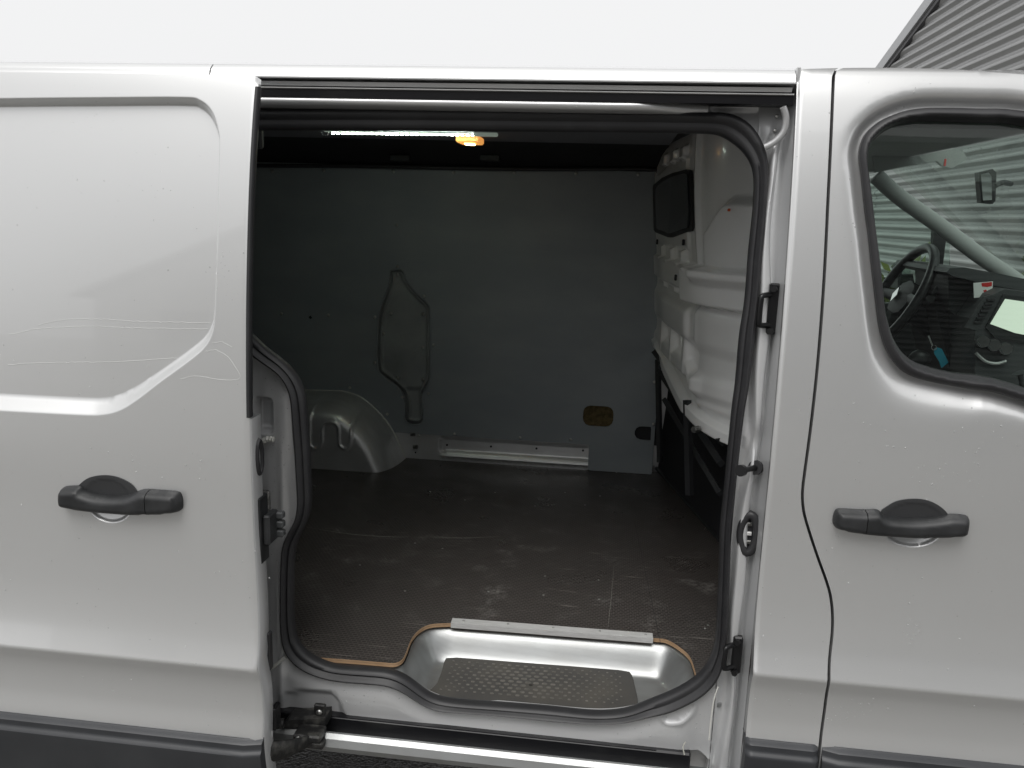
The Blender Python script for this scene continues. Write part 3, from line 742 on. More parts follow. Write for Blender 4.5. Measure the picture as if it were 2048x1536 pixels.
# centre line: mid between outer loop and its nearest inner point
def nearest(P, L): return np.array([L[np.argmin(((L-p)**2).sum(1))] for p in P])
SId = resamp(SI, .002); SN = nearest(SO, SId)
SC = (SO+SN)/2; HWd = np.linalg.norm(SO-SN, axis=1)/2
for _ in range(3):
    SC = (np.roll(SC, 1, 0)+SC*2+np.roll(SC, -1, 0))/4; HWd = (np.roll(HWd, 1)+HWd*2+np.roll(HWd, -1))/4
prof = [(1.0, -.004), (1.02, .008), (.86, .019), (.5, .0235), (.14, .019), (-.02, .0125), (-.12, .0115), (-.42, .0145), (-.78, .011), (-1.0, .003), (-1.02, -.010), (-.9, -.016), (.6, -.016)]
V = []; Fc = []; n = len(prof); k = len(SC)
Tn = np.roll(SC, -1, 0)-np.roll(SC, 1, 0); Tn /= np.linalg.norm(Tn, axis=1)[:, None]
ar = np.sum(SC[:, 0]*np.roll(SC[:, 1], -1)-np.roll(SC[:, 0], -1)*SC[:, 1]); sg = 1 if ar > 0 else -1
for i in range(k):
    o = np.array([Tn[i][1], -Tn[i][0]])*sg
    for a, b in prof:
        q = SC[i]+o*a*HWd[i]; V.append((q[0], float(FL(SC[i][1]))-b, q[1]))
for i in range(k):
    for j in range(n):
        q = [i*n+j, i*n+(j+1) % n, ((i+1) % k)*n+(j+1) % n, ((i+1) % k)*n+j]; Fc.append(q[::-1] if sg < 0 else q)
aper = None
HZ1, HZ2 = float(onY(1000, 216, .05)[2]), float(onY(1000, 201, .03)[2])
def jit(z): return .004*np.sin(z*9)+.003*np.sin(z*23+1)
PK = rrect(*xz([(505, 868)], FL)[0], *xz([(543, 797)], FL)[0], .012)
TEAR = spline(xz([(1325, 1450), (1330, 1440), (1375, 1420), (1391, 1425), (1388, 1440), (1365, 1458), (1335, 1461)], lambda z: FL(z)-.03), 4)
DIP = spline(xz([(548, 1470), (560, 1402), (580, 1393), (640, 1394), (665, 1402), (678, 1430), (690, 1470)], lambda z: FL(z)-.03), 4)
def ap_fn(P):
    x, z = P[:, 0], P[:, 1]; y = FL(z)+.004
    # latch pockets in the ridge
    # left jamb: soft vertical ridge and pocket
    lx = x-(-.755+.010*np.sin((z-.9)*4)); y = y-.009*np.exp(-(lx/.010)**2)*(x < -.7)*sm((1.2-z)/.05)
    y = y+.004*sm((-.79-x)/.02)
    y = y+.03*sm(sdf(P, PK)/.010+.2)
    # sill: falls outwards below the seal
    ds = dist(P, SC); low = sm((.60-z)/.15)
    y = y-.011*low*sm((ds-.016)/.05)*sm((.27-x)/.06)
    st = sdf(P, TEAR); y = y-.003*np.exp(-((st)/.003)**2)
    y = y+.010*sm(sdf(P, DIP)/.014+.2)
    # header above the seal: shallow bead
    cg = box(x, .185, .315, .03)*box(z, 1.765, 1.835, .02); y = y+.010*cg
    return y
zb = float(onY(900, 1462, OFF-.0)[2]); zt_ = float(onY(1000, 203, .10)[2])+.02
ap_out = np.array([[-.905, zb], [XE-.0005, zb-.10], [XE-.0005, 1.86], [-.905, 1.86]])
ap_out = np.array([[-.905, zb], [.10, zb], [.20, zb+.004], [.262, zb+.002], [.285, zb-.02], [.283, zb-.10], [XE-.056, zb-.10], [XE-.056, 1.868], [-.905, 1.868]])
ex = [np.stack([np.full(260, XE-d), np.linspace(zb, 1.85, 260)], 1) for d in (.06, .066)]
ex += [resamp(PK, .004), resamp(offset(PK, .006), .004), resamp(offset(PK, -.004), .004), resamp(TEAR, .003), resamp(offset(TEAR, .004), .003), resamp(offset(TEAR, -.004), .003)]
ex += [np.stack([np.linspace(-.9, .34, 100), np.full(100, HZ1+d)], 1) for d in (-.012, -.008, -.004, 0, .004, .008, .012)]
aper = hf('door_aperture', ap_out, ap_fn, 'silver_inner', van, holes=[resamp(SC, .012)], step=.012, extra=ex, rim=.03)
obj('door_seal', V, Fc, 'rubber', aper, sharp=60)
JE = [.0, .0015, .004, .006, .009, .0135, .016, .018, .020, .024, .030, .034, .0365, .039, .042, .047, .052, .0545, .057, .060]
JY = [-.062, -.050, -.012, .004, .010, .010, .000, -.012, -.018, -.020, -.0205, -.019, -.010, .002, .010, .012, .010, .004, .0, 0]
rows = []
for z in np.linspace(zb-.10, 1.868, 170):
    a1 = .0045*math.sin(z*8.5+.6)+.0025*math.sin(z*21); a2 = .003*math.sin(z*11+2); r = []
    fade = float(sm((1.80-z)/.05)); pin = 1-.75*math.exp(-((z-1.13)/.035)**2)
    for e_, j_ in zip(JE, JY):
        w_ = float(box(e_, .008, .052, .012)); jj = j_*(pin if .012 < e_ < .05 else 1)
        if e_ > .008: jj *= fade
        r.append((XE-.0005-e_-w_*(a1+a2*(1 if e_ < .026 else -1)), float(FL(z))+.004+jj, z))
    rows.append(r)
facing(loft('front_jamb', rows, 'silver_inner', aper, 75), (0, -1, 0))
# lap joint sealed in the seal bottom, spot weld dimples etc: seal joint line
# ---- upper track and header
tk0 = onY(505, 190, .03); z1, z2 = float(onY(1000, 184, OFF+.06)[2]), float(onY(1000, 202, OFF+.06)[2])
xr = float(onY(1586, 195, OFF+.05)[0])
extr('upper_track', [(OFF+.046, z2), (OFF+.056, z2-.002), (OFF+.135, z2+.004), (OFF+.135, z1+.03), (OFF+.060, z1+.002), (OFF+.044, z1)], -1.9, xr, 'track_black', van)
extr('track_lip', [(OFF+.040, z1), (OFF+.043, z1-.0012), (OFF+.047, z1-.0012), (OFF+.047, z1+.0018), (OFF+.043, z1+.0022)], -1.9, xr, 'alu', van)
z3, z4 = float(onY(1000, 178, OFF+.055)[2]), float(onY(1000, 169, OFF+.05)[2])
extr('gutter_flange', [(OFF+.046, z3), (OFF+.058, z3), (OFF+.058, z4+.004), (OFF+.042, z4)], -1.9, xr-.004, 'silver_inner', van)
extr('rail_underside', [(OFF+.03, zr-.001), (OFF+.12, zr-.003), (OFF+.12, zr+.004), (OFF+.03, zr+.002)], -2.3, XE-.006, 'silver_inner', van)
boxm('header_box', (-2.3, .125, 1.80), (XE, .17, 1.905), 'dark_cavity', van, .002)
ha, hb_ = float(onY(1000, 217, OFF+.06)[2]), float(onY(1000, 201, OFF+.05)[2])
hx = float(onY(1420, 210, OFF+.06)[0])
rows = []
for x_ in np.linspace(-.9, hx, 60):
    t_ = float(sm((hx-x_)/.16)); rows.append([(x_, OFF+.115-(.045+.025*math.sin(math.pi*k/8)**.6)*(.35+.65*t_)*(0 if k == 0 else 1), ha-.006+(hb_+.014-ha)*k/8) for k in range(9)])
facing(loft('header_bead', rows, 'silver', aper, 80), (0, -1, 0))
# drain hose in the upper front corner
dh = [onY(1566, 214, OFF+.045), onY(1572, 235, OFF+.05), onY(1568, 262, OFF+.055), onY(1550, 283, OFF+.06), onY(1530, 294, OFF+.065)]
tube('drain_hose', spline(dh, 6, False), .007, 'silver_inner', aper, 8)
for px, py in ((1554, 232), (1550, 261)):
    p = hit(px, py, lambda z: FL(z)-.005); inst(SCREW, 'spot_rivet', aper, p, scale=(.7, .7, .7))
# strikers, buffer pin, contact socket on the front jamb
def on_jamb(px, py, dy=0.): return hit(px, py, lambda z: FL(z)+dy)
def striker(px, py, s):
    p = on_jamb(px, py, -.02)
    boxm('striker_plate', p+[-.008, -.004, -.054*s], p+[.014, .012, .054*s], 'black_metal', aper, .004)
    L = [p+[0, .004, .030*s], p+[-.022, -.012, .028*s], p+[-.026, -.016, .018*s], p+[-.026, -.016, -.026*s], p+[-.020, -.012, -.034*s], p+[0.004, .004, -.034*s]]
    tube('striker_loop', spline(L, 4, False), .006, 'black_metal', aper, 8)
    for dz in (.043, -.046):
        q = p+[.002, -.006, dz*s]; tube('striker_bolt', [q, q+[-.004, -.008, 0]], .007, 'black_metal', aper, 6)
striker(1543, 618, 1.0); striker(1471, 1310, .85)
p = on_jamb(1512, 935, -.01); q = onY(1483, 941, float(p[1])-.055)
tube('guide_pin', [p, p+(q-p)*.25, q], [.007, .0065, .0065], 'black_metal', aper, 10); tube('guide_pin_head', [q-(q-p)*.06, q+(q-p)*.10], .0125, 'black_metal', aper, 12)
d_ = (p-q)/np.linalg.norm(p-q); tube('guide_pin_base', [p+d_*.004, p-d_*.006], .016, 'rubber', aper, 12)
p = on_jamb(1497, 1066, -.008)
ov = [(p[0]+.017*math.cos(a)*(1), p[1]-.004-.004*math.cos(a), p[2]+.032*math.copysign(1, math.sin(a))*0+.045*math.sin(a)*(.75+.25*abs(math.sin(a)))) for a in np.linspace(0, 2*math.pi, 25)[:-1]]
tube('contact_rim', ov, .0095, 'rubber', aper, 8, closed=True)
boxm('contact_recess', p+[-.015, .000, -.04], p+[.015, .012, .04], 'dark_cavity', aper, .006)
for k, mt in ((.022, 'bracket'), (.0, 'alu'), (-.02, 'bracket')):
    boxm('contact_pad', p+[-.006, -.006, k-.004], p+[.006, .001, k+.004], mt, aper, .001)
# left jamb fittings: strap, striker
p = hit(528, 1010, lambda z: FL(z)-.01)
boxm('latch_striker_plate', p+[-.018, -.004, -.036], p+[.014, .008, .036], 'bracket', aper, .004)
tube('latch_striker_loop', spline([p+[-.012, -.004, .004], p+[.004, -.03, .006], p+[.022, -.03, -.002], p+[.012, -.006, -.012], p+[-.012, -.004, -.014]], 4, False), .0045, 'bracket', aper, 8)
for dz in (.024, -.026): inst(SCREW, 'striker_screw', aper, p+[-.002, -.005, dz], scale=(1, 1, 1))
tube('seam_sealer', spline([hit(a, b, lambda z: FL(z)-.008) for a, b in ((508, 888), (522, 884), (535, 878), (548, 879))], 5, False), [.005+.003*abs(math.sin(i*1.7)) for i in range(16)], 'sealer', aper, 6)
tube('seam_sealer', spline([hit(a, b, lambda z: FL(z)-.010) for a, b in ((526, 1342), (545, 1335), (566, 1318), (572, 1315))], 5, False), .004, 'sealer', aper, 6)
tube('seam_sealer', spline([hit(a, b, lambda z: FL(z)-.028) for a, b in ((1436, 1374), (1428, 1400), (1422, 1440), (1418, 1480))], 5, False), .0016, 'sealer', aper, 6)

# ---- sill, lower track, lip
zt0 = zb
boxm('lower_track', (-.90, OFF+.002, zb-.055), (.24, OFF+.075, zb+.004), 'track_black', van, .004)
extr('track_guide', [(OFF+.004, zb+.004), (OFF+.002, zb-.012), (OFF+.006, zb-.016), (OFF+.04, zb-.016), (OFF+.04, zb+.004)], -.66, .16, 'track_black', van)
zl = float(onY(1000, 1500, OFF-.05)[2])
lipp = [(OFF+a_, zl+b_) for a_, b_ in ((-.044, -.02), (-.046, -.002), (-.054, -.001), (-.065, -.009), (-.072, -.026), (-.067, -.040), (-.05, -.046), (.03, -.050), (.03, -.045), (-.036, -.040))]
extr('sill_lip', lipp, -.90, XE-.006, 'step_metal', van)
# rounded end of the track slot
boxm('sill_inner', (-.9, OFF+.07, .22), (XE, OFF+.10, zb+.0), 'silver_inner', van, .004)
boxm('underbody', (-2.3, .10, .24), (1.4, 1.70, .30), 'dark_cavity', van, .01)
tube('loose_wire', spline([onY(1371, 1484, OFF-.01), onY(1366, 1494, OFF-.02), onY(1369, 1510, OFF-.03)], 5, False), .0014, 'cream', van, 5)
# roller arm of the sliding door
def arm():
    a = empty('roller_arm', onY(600, 1460, OFF-.05), parent=van)
    p = onY(640, 1425, OFF-.03); boxm('arm_tab', p+[-.014, -.004, -.022], p+[.014, .008, .022], 'grimy_black', a, .006)
    inst(SCREW, 'arm_bolt', a, p+[0, -.005, .004], scale=(1.3, 1.3, 1.3))
    q0, q1 = onY(560, 1448, OFF-.06), onY(650, 1447, OFF-.045)
    V = [q0+[0, 0, -.012], q1+[0, 0, -.012], q1+[-.0, 0, .014], q0+[.02, 0, .012]]
    V2 = V+[v+[0, .05, .0] for v in V]
    obj('arm_bracket', V2, [[0, 1, 2, 3], [7, 6, 5, 4], [0, 4, 5, 1], [1, 5, 6, 2], [2, 6, 7, 3], [3, 7, 4, 0]], 'grimy_black', a, smooth=False)
    r0, r1 = onY(532, 1505, OFF-.19), onY(628, 1478, OFF-.075)
    tube('arm_bar', [r0+[-.05, -.02, -.02], r0, (r0+r1)/2+[0, -.004, -.004], r1], [.030, .028, .022, .014], 'grimy_black', a, 10, sc=(.45, 1))
    boxm('roller_housing', r1+[-.045, -.02, .002], r1+[.022, .03, .02], 'grimy_black', a, .006)
    boxm('roller_foot', r1+[-.02, -.014, -.02], r1+[.026, .02, .0], 'grimy_black', a, .005)
    inst(SCREW, 'arm_bolt', a, r1+[-.03, -.022, .012], scale=(1.2, 1.2, 1.2))
    s0 = onY(548, 1450, OFF-.09); tube('arm_pivot', [s0+[-.02, 0, -.0], s0+[.02, .01, .0]], [.014, .012], 'grimy_black', a, 10)
arm()

# ------------------------------------------------------------------ cargo bay
ZF = .506; YW = 1.70
def WL(z): return YW-.05*sm((np.asarray(z)-1.25)/.6)
edge = np.vstack([xy([(520, 1306.5), (612, 1313), (700, 1319.5)], ZF), spline(xy([(770, 1325), (790, 1326), (804, 1319), (812, 1304), (823, 1277), (839, 1259), (862, 1248.5), (904, 1246)], ZF), 5, False),
                  spline(xy([(1000, 1253), (1150, 1264), (1307, 1276), (1335, 1280), (1362, 1296), (1379, 1312), (1387, 1330), (1396, 1362)], ZF), 5, False)])
xr_ = .52
fo = np.vstack([[[-2.35, edge[0][1]]], edge, [[edge[-1][0]+.02, -.0], [xr_, 0.02], [xr_, YW+.05], [-2.35, YW+.05]]])
floor = hf('load_floor', fo, lambda P: np.full(len(P), ZF), 'floor_film', van, axis='Z', step=.12, bs=.02, rim=0)
# plywood edge: ribbon a hair proud of the sheet edge, two visible plies
def ribbon(name, L, z0, z1, out, mt, parent):
    L = resamp(L, .008, False); T = np.gradient(L, axis=0); T /= np.linalg.norm(T, axis=1)[:, None]
    N = np.stack([T[:, 1], -T[:, 0]], 1); V = []; Fc = []
    for p, nn in zip(L, N):
        a = p+nn*out; V += [(a[0], a[1], z1), (a[0], a[1], z0), (p[0]-nn[0]*.004, p[1]-nn[1]*.004, z1), (p[0]-nn[0]*.004, p[1]-nn[1]*.004, z0)]
    for i in range(len(L)-1):
        k = 4*i; Fc += [[k, k+1, k+5, k+4], [k+2, k, k+4, k+6], [k+1, k+3, k+7, k+5], [k+3, k+2, k+6, k+7]]
    return obj(name, V, Fc, mt, parent)
for k in range(3):
    ribbon('plywood_ply', edge, ZF-.0105+k*.0036, ZF-.0105+k*.0036+.0034, .0012-.0006*(k % 2), 'ply', floor)
ribbon('floor_film_edge', edge, ZF-.0002, ZF+.0006, .0004, 'floor_film', floor)
# galvanised step well
wl = np.vstack([edge[(edge[:, 0] > -.49)], [[edge[-1][0]+.03, -.03], [-.47, -.03]]])
EW = edge[edge[:, 0] > -.49]
WX, WY, WS = -.95, -.25, .004
_gx, _gy = np.meshgrid(WX+WS*np.arange(400), WY+WS*np.arange(160), indexing='ij'); _gp = np.stack([_gx.ravel(), _gy.ravel()], 1)
_wp = np.vstack([EW, [[EW[-1][0]+.01, -.5], [-.472, -.5]]])
_s = sdf(_gp, _wp); _H = np.clip((_s-.003)/.040, 0, 1).reshape(400, 160)
def blur(A, sg_):
    r = int(3*sg_); k_ = np.exp(-.5*(np.arange(-r, r+1)/sg_)**2); k_ /= k_.sum()
    for ax in (0, 1): A = np.apply_along_axis(lambda v: np.convolve(np.pad(v, r, mode='edge'), k_, 'valid'), ax, A)
    return A
_H = blur(_H, 3.2)
def well_fn(P):
    u_ = np.clip((P[:, 0]-WX)/WS, 0, 398.9); v_ = np.clip((P[:, 1]-WY)/WS, 0, 158.9); a = u_.astype(int); b = v_.astype(int); fu, fv = u_-a, v_-b
    h = _H[a, b]*(1-fu)*(1-fv)+_H[a+1, b]*fu*(1-fv)+_H[a, b+1]*(1-fu)*fv+_H[a+1, b+1]*fu*fv
    return ZF-.0135-.0795*h
wo_ = np.vstack([edge[edge[:, 0] > -.75]+[0, .012], [[edge[-1][0]+.05, .012], [edge[-1][0]+.05, -.005], [-.75, -.005]]])
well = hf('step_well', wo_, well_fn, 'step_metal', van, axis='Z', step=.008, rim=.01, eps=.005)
# aluminium edging strip
A = onZ(902, 1246, ZF+.003); B = onZ(1306, 1277, ZF+.003)
u = (B-A)/np.linalg.norm(B-A); nb = np.array([-u[1], u[0], 0])
def strip():
    V = []; pr = [(-.004, -.012), (-.004, .0022), (.024, .0028), (.024, .0), (.0, -.0005), (-.001, -.012)]
    for P0 in (A, B):
        for a, b in pr: V.append(P0+nb*a+np.array([0, 0, b]))
    n_ = len(pr); Fc = [[j, n_+j, n_+(j+1) % n_, (j+1) % n_] for j in range(n_)]+[list(range(n_)), [n_+j for j in range(n_)][::-1]]
    s = obj('edge_strip', V, Fc, 'alu', van, smooth=False)
    for t in (.06, .285, .51, .74, .965):
        q = A+(B-A)*t+nb*.012+np.array([0, 0, .0031]); inst(SCREW, 'strip_screw', s, q, rot=(-math.pi/2, 0, 0), scale=(.55, .4, .55))
strip()
# step tread
ZT = .4275
TP = spline(xy([(864, 1396), (875, 1364), (883, 1342), (890, 1319), (900, 1308), (925, 1303.5), (1050, 1313), (1140, 1319.5), (1222, 1325.5), (1247, 1333), (1262, 1346), (1269, 1367), (1275, 1411), (1243, 1414), (1241, 1421), (1050, 1409)], ZT), 4)
TP[:, 1] = np.maximum(TP[:, 1], -.004)
holes = []
for a, b in ((950, 1309.5), (1196, 1330), (1062, 1370)):
    c = onZ(a, b, ZT)[:2]; holes.append(np.array([[c[0]+.006*math.cos(t), c[1]+.006*math.sin(t)] for t in np.linspace(0, 2*math.pi, 11)[:-1]]))
tread = hf('step_tread', TP, lambda P: ZT-.002*(1-sm(dist(P, TP)/.006)), 'tread', van, holes=holes, axis='Z', step=.02, bs=.006, rim=.022)
V = []; Fc = []
c0, c1 = onZ(955, 1326, ZT), onZ(1205, 1345, ZT); d0 = onZ(940, 1392, ZT)
ux = (c1-c0)/np.linalg.norm(c1-c0); uy = np.array([-ux[1], ux[0], 0])*-1
rs = np.random.RandomState(2)
for r in range(10):
    for c in range(-5, 18):
        p = c0+ux*(c*.0215+(r % 2)*.0107)+uy*(r*.0152)
        px_ = np.array([p[:2]]);
        if sdf(px_, TP)[0] < .014 or min(np.linalg.norm(p[:2]-h.mean(0)) for h in holes) < .012: continue
        f = math.exp(-((c-5.5)/6.5)**2-((r-4.5)/6.)**2); hw, hd, hh = .0028+.0052*f, .0022+.0026*f, .0016
        k = len(V)
        for zz, q in ((-.001, 1), (hh*.7, .93), (hh, .7)):
            for j in range(8):
                a = math.pi/4*j+.39; ca, sa = math.cos(a), math.sin(a)
                ca, sa = [math.copysign(abs(t)**.6, t) for t in (ca, sa)]
                V.append(p+ux*ca*hw*q+uy*sa*hd*q+np.array([0, 0, zz]))
        for l in range(2):
            for j in range(8): Fc.append([k+l*8+j, k+l*8+(j+1) % 8, k+(l+1)*8+(j+1) % 8, k+(l+1)*8+j])
        Fc.append([k+16+j for j in range(8)])
recalc(obj('raised_studs', V, Fc, 'stud', tread, kind='stuff'))
# floor screws and litter dots
for a, b in ((1090, 1152), (1197, 1160), (977, 1183), (1087, 1190), (1198, 1198), (885, 1097), (830, 1086), (810, 1182), (1070, 1012), (1170, 1010), (990, 985), (1200, 992), (860, 983), (1130, 985), (930, 1000), (1233, 945), (720, 1130), (1416, 1250), (1410, 1256)):
    q = onZ(a, b, ZF+.0004); inst(SCREW, 'floor_screw', floor, q, rot=(-math.pi/2, 0, .3), scale=(.62, .3, .62))
# long scratches through the film
def scratch(pts, w=.0012):
    P = spline([onZ(a, b, ZF+.0004) for a, b in pts], 8, False); tube('scratch', P, [w*(.35+.65*math.sin(math.pi*min(max(i/(len(P)-1), .02), .98))) for i in range(len(P))], 'cream', floor, 4, sc=(1, .3))
scratch([(612, 1054), (700, 1068), (790, 1074), (818, 1073)]); scratch([(850, 1073), (920, 1076), (1000, 1073)], .0009); scratch([(1215, 1262), (1222, 1200), (1228, 1130)], .0003); scratch([(1420, 1040), (1408, 1060)], .001)
P0 = [onZ(a, b, ZF+.0003) for a, b in ((1268, 1040), (1322, 1290))]
tube('floor_seam', P0, .0005, 'frame_dark', floor, 4, sc=(1, .3))

# ---- far wall lining
CUT = spline(xz([(781, 543), (804, 541), (811, 557), (824, 577), (845, 598), (857, 611), (860, 628), (860, 690), (860, 752), (852, 774), (844, 793), (845, 844), (812, 845), (811, 818), (808, 793), (796, 774), (765, 750), (756, 736), (755, 690), (757, 645), (764, 611), (775, 580), (780, 560)], WL), 4)
PX = lambda a, b: xz([(a, b)], WL)[0]
H1 = rrect(PX(1165, 853)[0], PX(1196, 853)[1], PX(1228, 812)[0], PX(1196, 812)[1], .03)
q0, q1 = PX(1268, 879), PX(1303, 854)
H2 = np.array([[q1[0], q0[1]], [q1[0], q1[1]]]+[[q0[0]+.027-.027*math.sin(t), (q0[1]+q1[1])/2+(q1[1]-q0[1])/2*math.cos(t)] for t in np.linspace(0, math.pi, 9)])
HB = np.array([[PX(620, 635)[0]+.010*math.cos(t), PX(620, 635)[1]+.010*math.sin(t)] for t in np.linspace(0, 2*math.pi, 13)[:-1]])
xb = PX(1313, 600)[0]+.03
zp = PX(1030, 880)[1]
wo2 = np.array([[-2.35, zp], PX(878, 879) if False else [PX(878, 879)[0], zp], [PX(1178, 890)[0], zp], [PX(1178, 890)[0], ZF+.002], [xb, ZF+.002], [xb, 1.785], [-2.35, 1.785]])
def wall_fn(P): return WL(P[:, 1])+.0015*np.sin(P[:, 0]*2.1+1)*np.sin(P[:, 1]*3.0)
wall = hf('wall_lining', wo2, wall_fn, 'wall_grey', van, holes=[CUT, H1, H2, HB], step=.05, bs=.015, rim=.008)
CO = offset(resamp(CUT, .012), -.006)
def plate_fn(P):
    s = sdf(P, CUT); lowr = sm((PX(820, 775)[1]-P[:, 1])/.02)
    return WL(P[:, 1])+.020-.014*np.exp(-((s-.012)/.006)**2)+.012*lowr
plate = hf('access_plate', CO, plate_fn, 'wall_plate', wall, step=.012, rim=.004, extra=[resamp(offset(resamp(CUT, .012), k), .01) for k in (.003, .007, .01, .013, .017, .024)])
PE = offset(resamp(CUT, .01), -.003)
tube('plate_edge', [(a, float(WL(b))-.0005, b) for a, b in PE[:]], .0032, 'wall_grey', wall, 6, closed=True)
boxm('insulation', (H1[:, 0].min()-.04, YW+.016, H1[:, 1].min()-.04), (H1[:, 0].max()+.04, YW+.03, H1[:, 1].max()+.04), 'wool', wall, .004)
boxm('side_cavity', (H2[:, 0].min()-.03, YW+.03, H2[:, 1].min()-.03), (H2[:, 0].max()+.03, YW+.04, H2[:, 1].max()+.03), 'dark_cavity', wall, .002)
boxm('bolt_cavity', (HB[:, 0].min()-.01, YW+.012, HB[:, 1].min()-.01), (HB[:, 0].max()+.01, YW+.02, HB[:, 1].max()+.01), 'dark_cavity', wall, .002)
for a, b in ((563, 627), (657, 630), (750, 634), (781, 627), (845, 629), (848, 592), (795, 533), (794, 549), (766, 668), (867, 690), (845, 695), (750, 725), (795, 757), (845, 759), (857, 787), (805, 794), (700, 775), (775, 828), (909, 868), (1040, 875), (1141, 879), (1309, 764), (1307, 848), (1028, 346), (1152, 347), (1276, 349), (648, 341), (787, 343), (907, 345), (794, 450), (838, 871), (545, 343)):
    q = hit(a, b, WL); q[1] = float(WL(q[2]))-.001
    if inside(np.array([[q[0], q[2]]]), CUT)[0]: q[1] += .011
    inst(SCREW, 'screw', wall, q, scale=(1.2, 1.4, 1.2))
# small label/mark plate behind the wall hole, sill rail
zlo = ZF
RL = [PX(880, 905)]
rx0, rx1 = PX(876, 900)[0], PX(1180, 900)[0]
def rail_fn(P):
    x, z = P[:, 0], P[:, 1]; d = sdf(P, rrect(rx0, zlo+.030, rx1+.3, zp-.006, .028))
    return YW+.006+.016*sm(d/.012)-.010*np.exp(-((z-(zlo+.040))/.006)**2)*sm((x-rx0-.02)/.02)-.006*np.exp(-((z-(zlo+.024))/.006)**2)*sm((x-rx0)/.02)
srail = hf('side_rail', rect(PX(790, 900)[0], zlo+.001, rx1-.003, zp+.012), rail_fn, 'galvanised', van, step=.012, rim=.01,
   extra=[np.stack([np.linspace(PX(790, 900)[0], rx1, 110), np.full(110, zlo+d)], 1) for d in (.018, .021, .024, .027, .03, .034, .037, .04, .043, .046)])
for a, b in ((894, 890), (982, 893), (1073, 897), (1166, 901)):
    q = onY(a, b, YW+.02); tube('rail_hole', [q+[0, .006, 0], q+[0, -.0012, 0]], .005, 'dark_cavity', srail, 8)
for a, b in ((826, 868), (831, 893)):
    q = onY(a, b, YW+.006); boxm('rail_clip', q+[-.012, -.008, -.009], q+[.012, .004, .009], 'bracket', srail, .003)
q = onY(831, 905, YW+.006); tube('rail_hole', [q+[0, .004, 0], q+[0, -.0015, 0]], .004, 'dark_cavity', srail, 8)
# ---- wheel arch
AC = xz([(605, 780), (660, 781), (690, 783), (725, 796), (760, 826), (785, 860), (803, 897), (811, 916)], lambda z: YW)
zbt = ZF+.001
la = np.array([[AC[-1][0]+.004, zbt]]); cen = -1.38
mir = AC[::-1].copy(); mir[:, 0] = 2*cen-mir[:, 0]
ARC = np.vstack([spline(AC, 5, False), [[AC[-1][0]+.006, zbt]], [[2*cen-AC[-1][0]-.006, zbt]], spline(mir, 5, False)])
ARCx = ARC.copy(); ARCx[ARCx[:, 1] <= zbt+.001, 1] = -.5
MLs = [[(628, 800), (622, 820), (621, 880), (626, 893), (634, 896), (642, 893), (646, 882), (646, 856), (651, 846), (663, 843), (674, 847), (679, 858), (680, 884), (685, 893), (693, 896), (700, 892), (703, 878), (705, 840), (712, 815)]]
YF = YW-.235
ML = spline(xz(MLs[0], lambda z: YF+.01), 5, False)
def arch_fn(P):
    s = np.clip(sdf(P, ARCx), 0, 1); t = np.clip(s/.085, 0, 1)
    y = YW+.001-.236*(1-(1-t)**2.4)**.55
    return y-.006*np.exp(-(dist(P, ML, False)/.006)**2)
arch = hf('wheel_arch', ARC, arch_fn, 'galvanised', van, step=.007, rim=.0, bs=.01, extra=[resamp(offset(resamp(ARC, .01), k), .008) for k in (.0008, .002, .004, .007, .012, .02, .03, .042, .055, .07, .085)]+[resamp(ML, .005, False)]+[resamp(np.stack([ML[:, 0]+a, ML[:, 1]+b], 1), .006, False) for a, b in ((.006, 0), (-.006, 0), (0, .006), (0, -.006))])
tube('arch_seam', [(a, YW-.002, b) for a, b in spline(AC, 5, False)], .0035, 'sealer', arch, 6)
fb = [onZ(a, b, ZF+.003) for a, b in ((612, 930.5), (700, 935), (768, 938), (776, 936), (800, 922), (812, 914))]
tube('arch_seam', spline(fb, 4, False), .004, 'sealer', arch, 6)
# ---- ceiling, roof cross members, light
boxm('roof_lining', (-2.35, .17, 1.86), (.17, 1.30, 1.868), 'ceiling', van, .003)
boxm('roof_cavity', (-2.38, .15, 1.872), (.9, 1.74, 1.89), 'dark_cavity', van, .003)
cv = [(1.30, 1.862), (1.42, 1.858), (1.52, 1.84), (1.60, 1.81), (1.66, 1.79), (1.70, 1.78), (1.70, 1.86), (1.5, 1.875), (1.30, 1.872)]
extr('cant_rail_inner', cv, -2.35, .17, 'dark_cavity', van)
cb = [onY(a, b, 1.63) for a, b in ((440, 330), (508, 331), (700, 332), (900, 336), (1100, 338.5), (1290, 338), (1318, 346))]
tube('wiring_conduit', spline(cb, 6, False), .008, 'rubber', van, 8)
for a in (800, 980):
    q = onY(a, 316, 1.55); boxm('rail_bracket', q+[-.04, -.01, -.012], q+[.04, .02, .012], 'dash', van, .004)
ZC = 1.858
l0, l1 = onZ(650, 264.5, ZC-.004), onZ(995, 269.5, ZC-.004)
led = empty('led_strip', (l0+l1)/2, parent=van)
uu = (l1-l0)/np.linalg.norm(l1-l0)
V = []
for P0 in (l0, l1):
    for a, b in ((-.005, 0.001), (.005, 0.001), (.005, .004), (-.005, .004)): V.append(P0+np.array([0, a, b]))
obj('strip_carrier', V, [[0, 1, 2, 3], [7, 6, 5, 4], [0, 4, 5, 1], [1, 5, 6, 2], [2, 6, 7, 3], [3, 7, 4, 0]], 'strip_pcb', led, smooth=False)
first = None
for i in range(30):
    q = l0+(l1-l0)*(.05+.84*i/29)+[0, -.002, -.004]
    if first is None: first = boxm('led', q-[.0042, .003, .0006], q+[.0042, .003, .0006], 'led', led, .0002)
    else: inst(first, 'led', led, q)
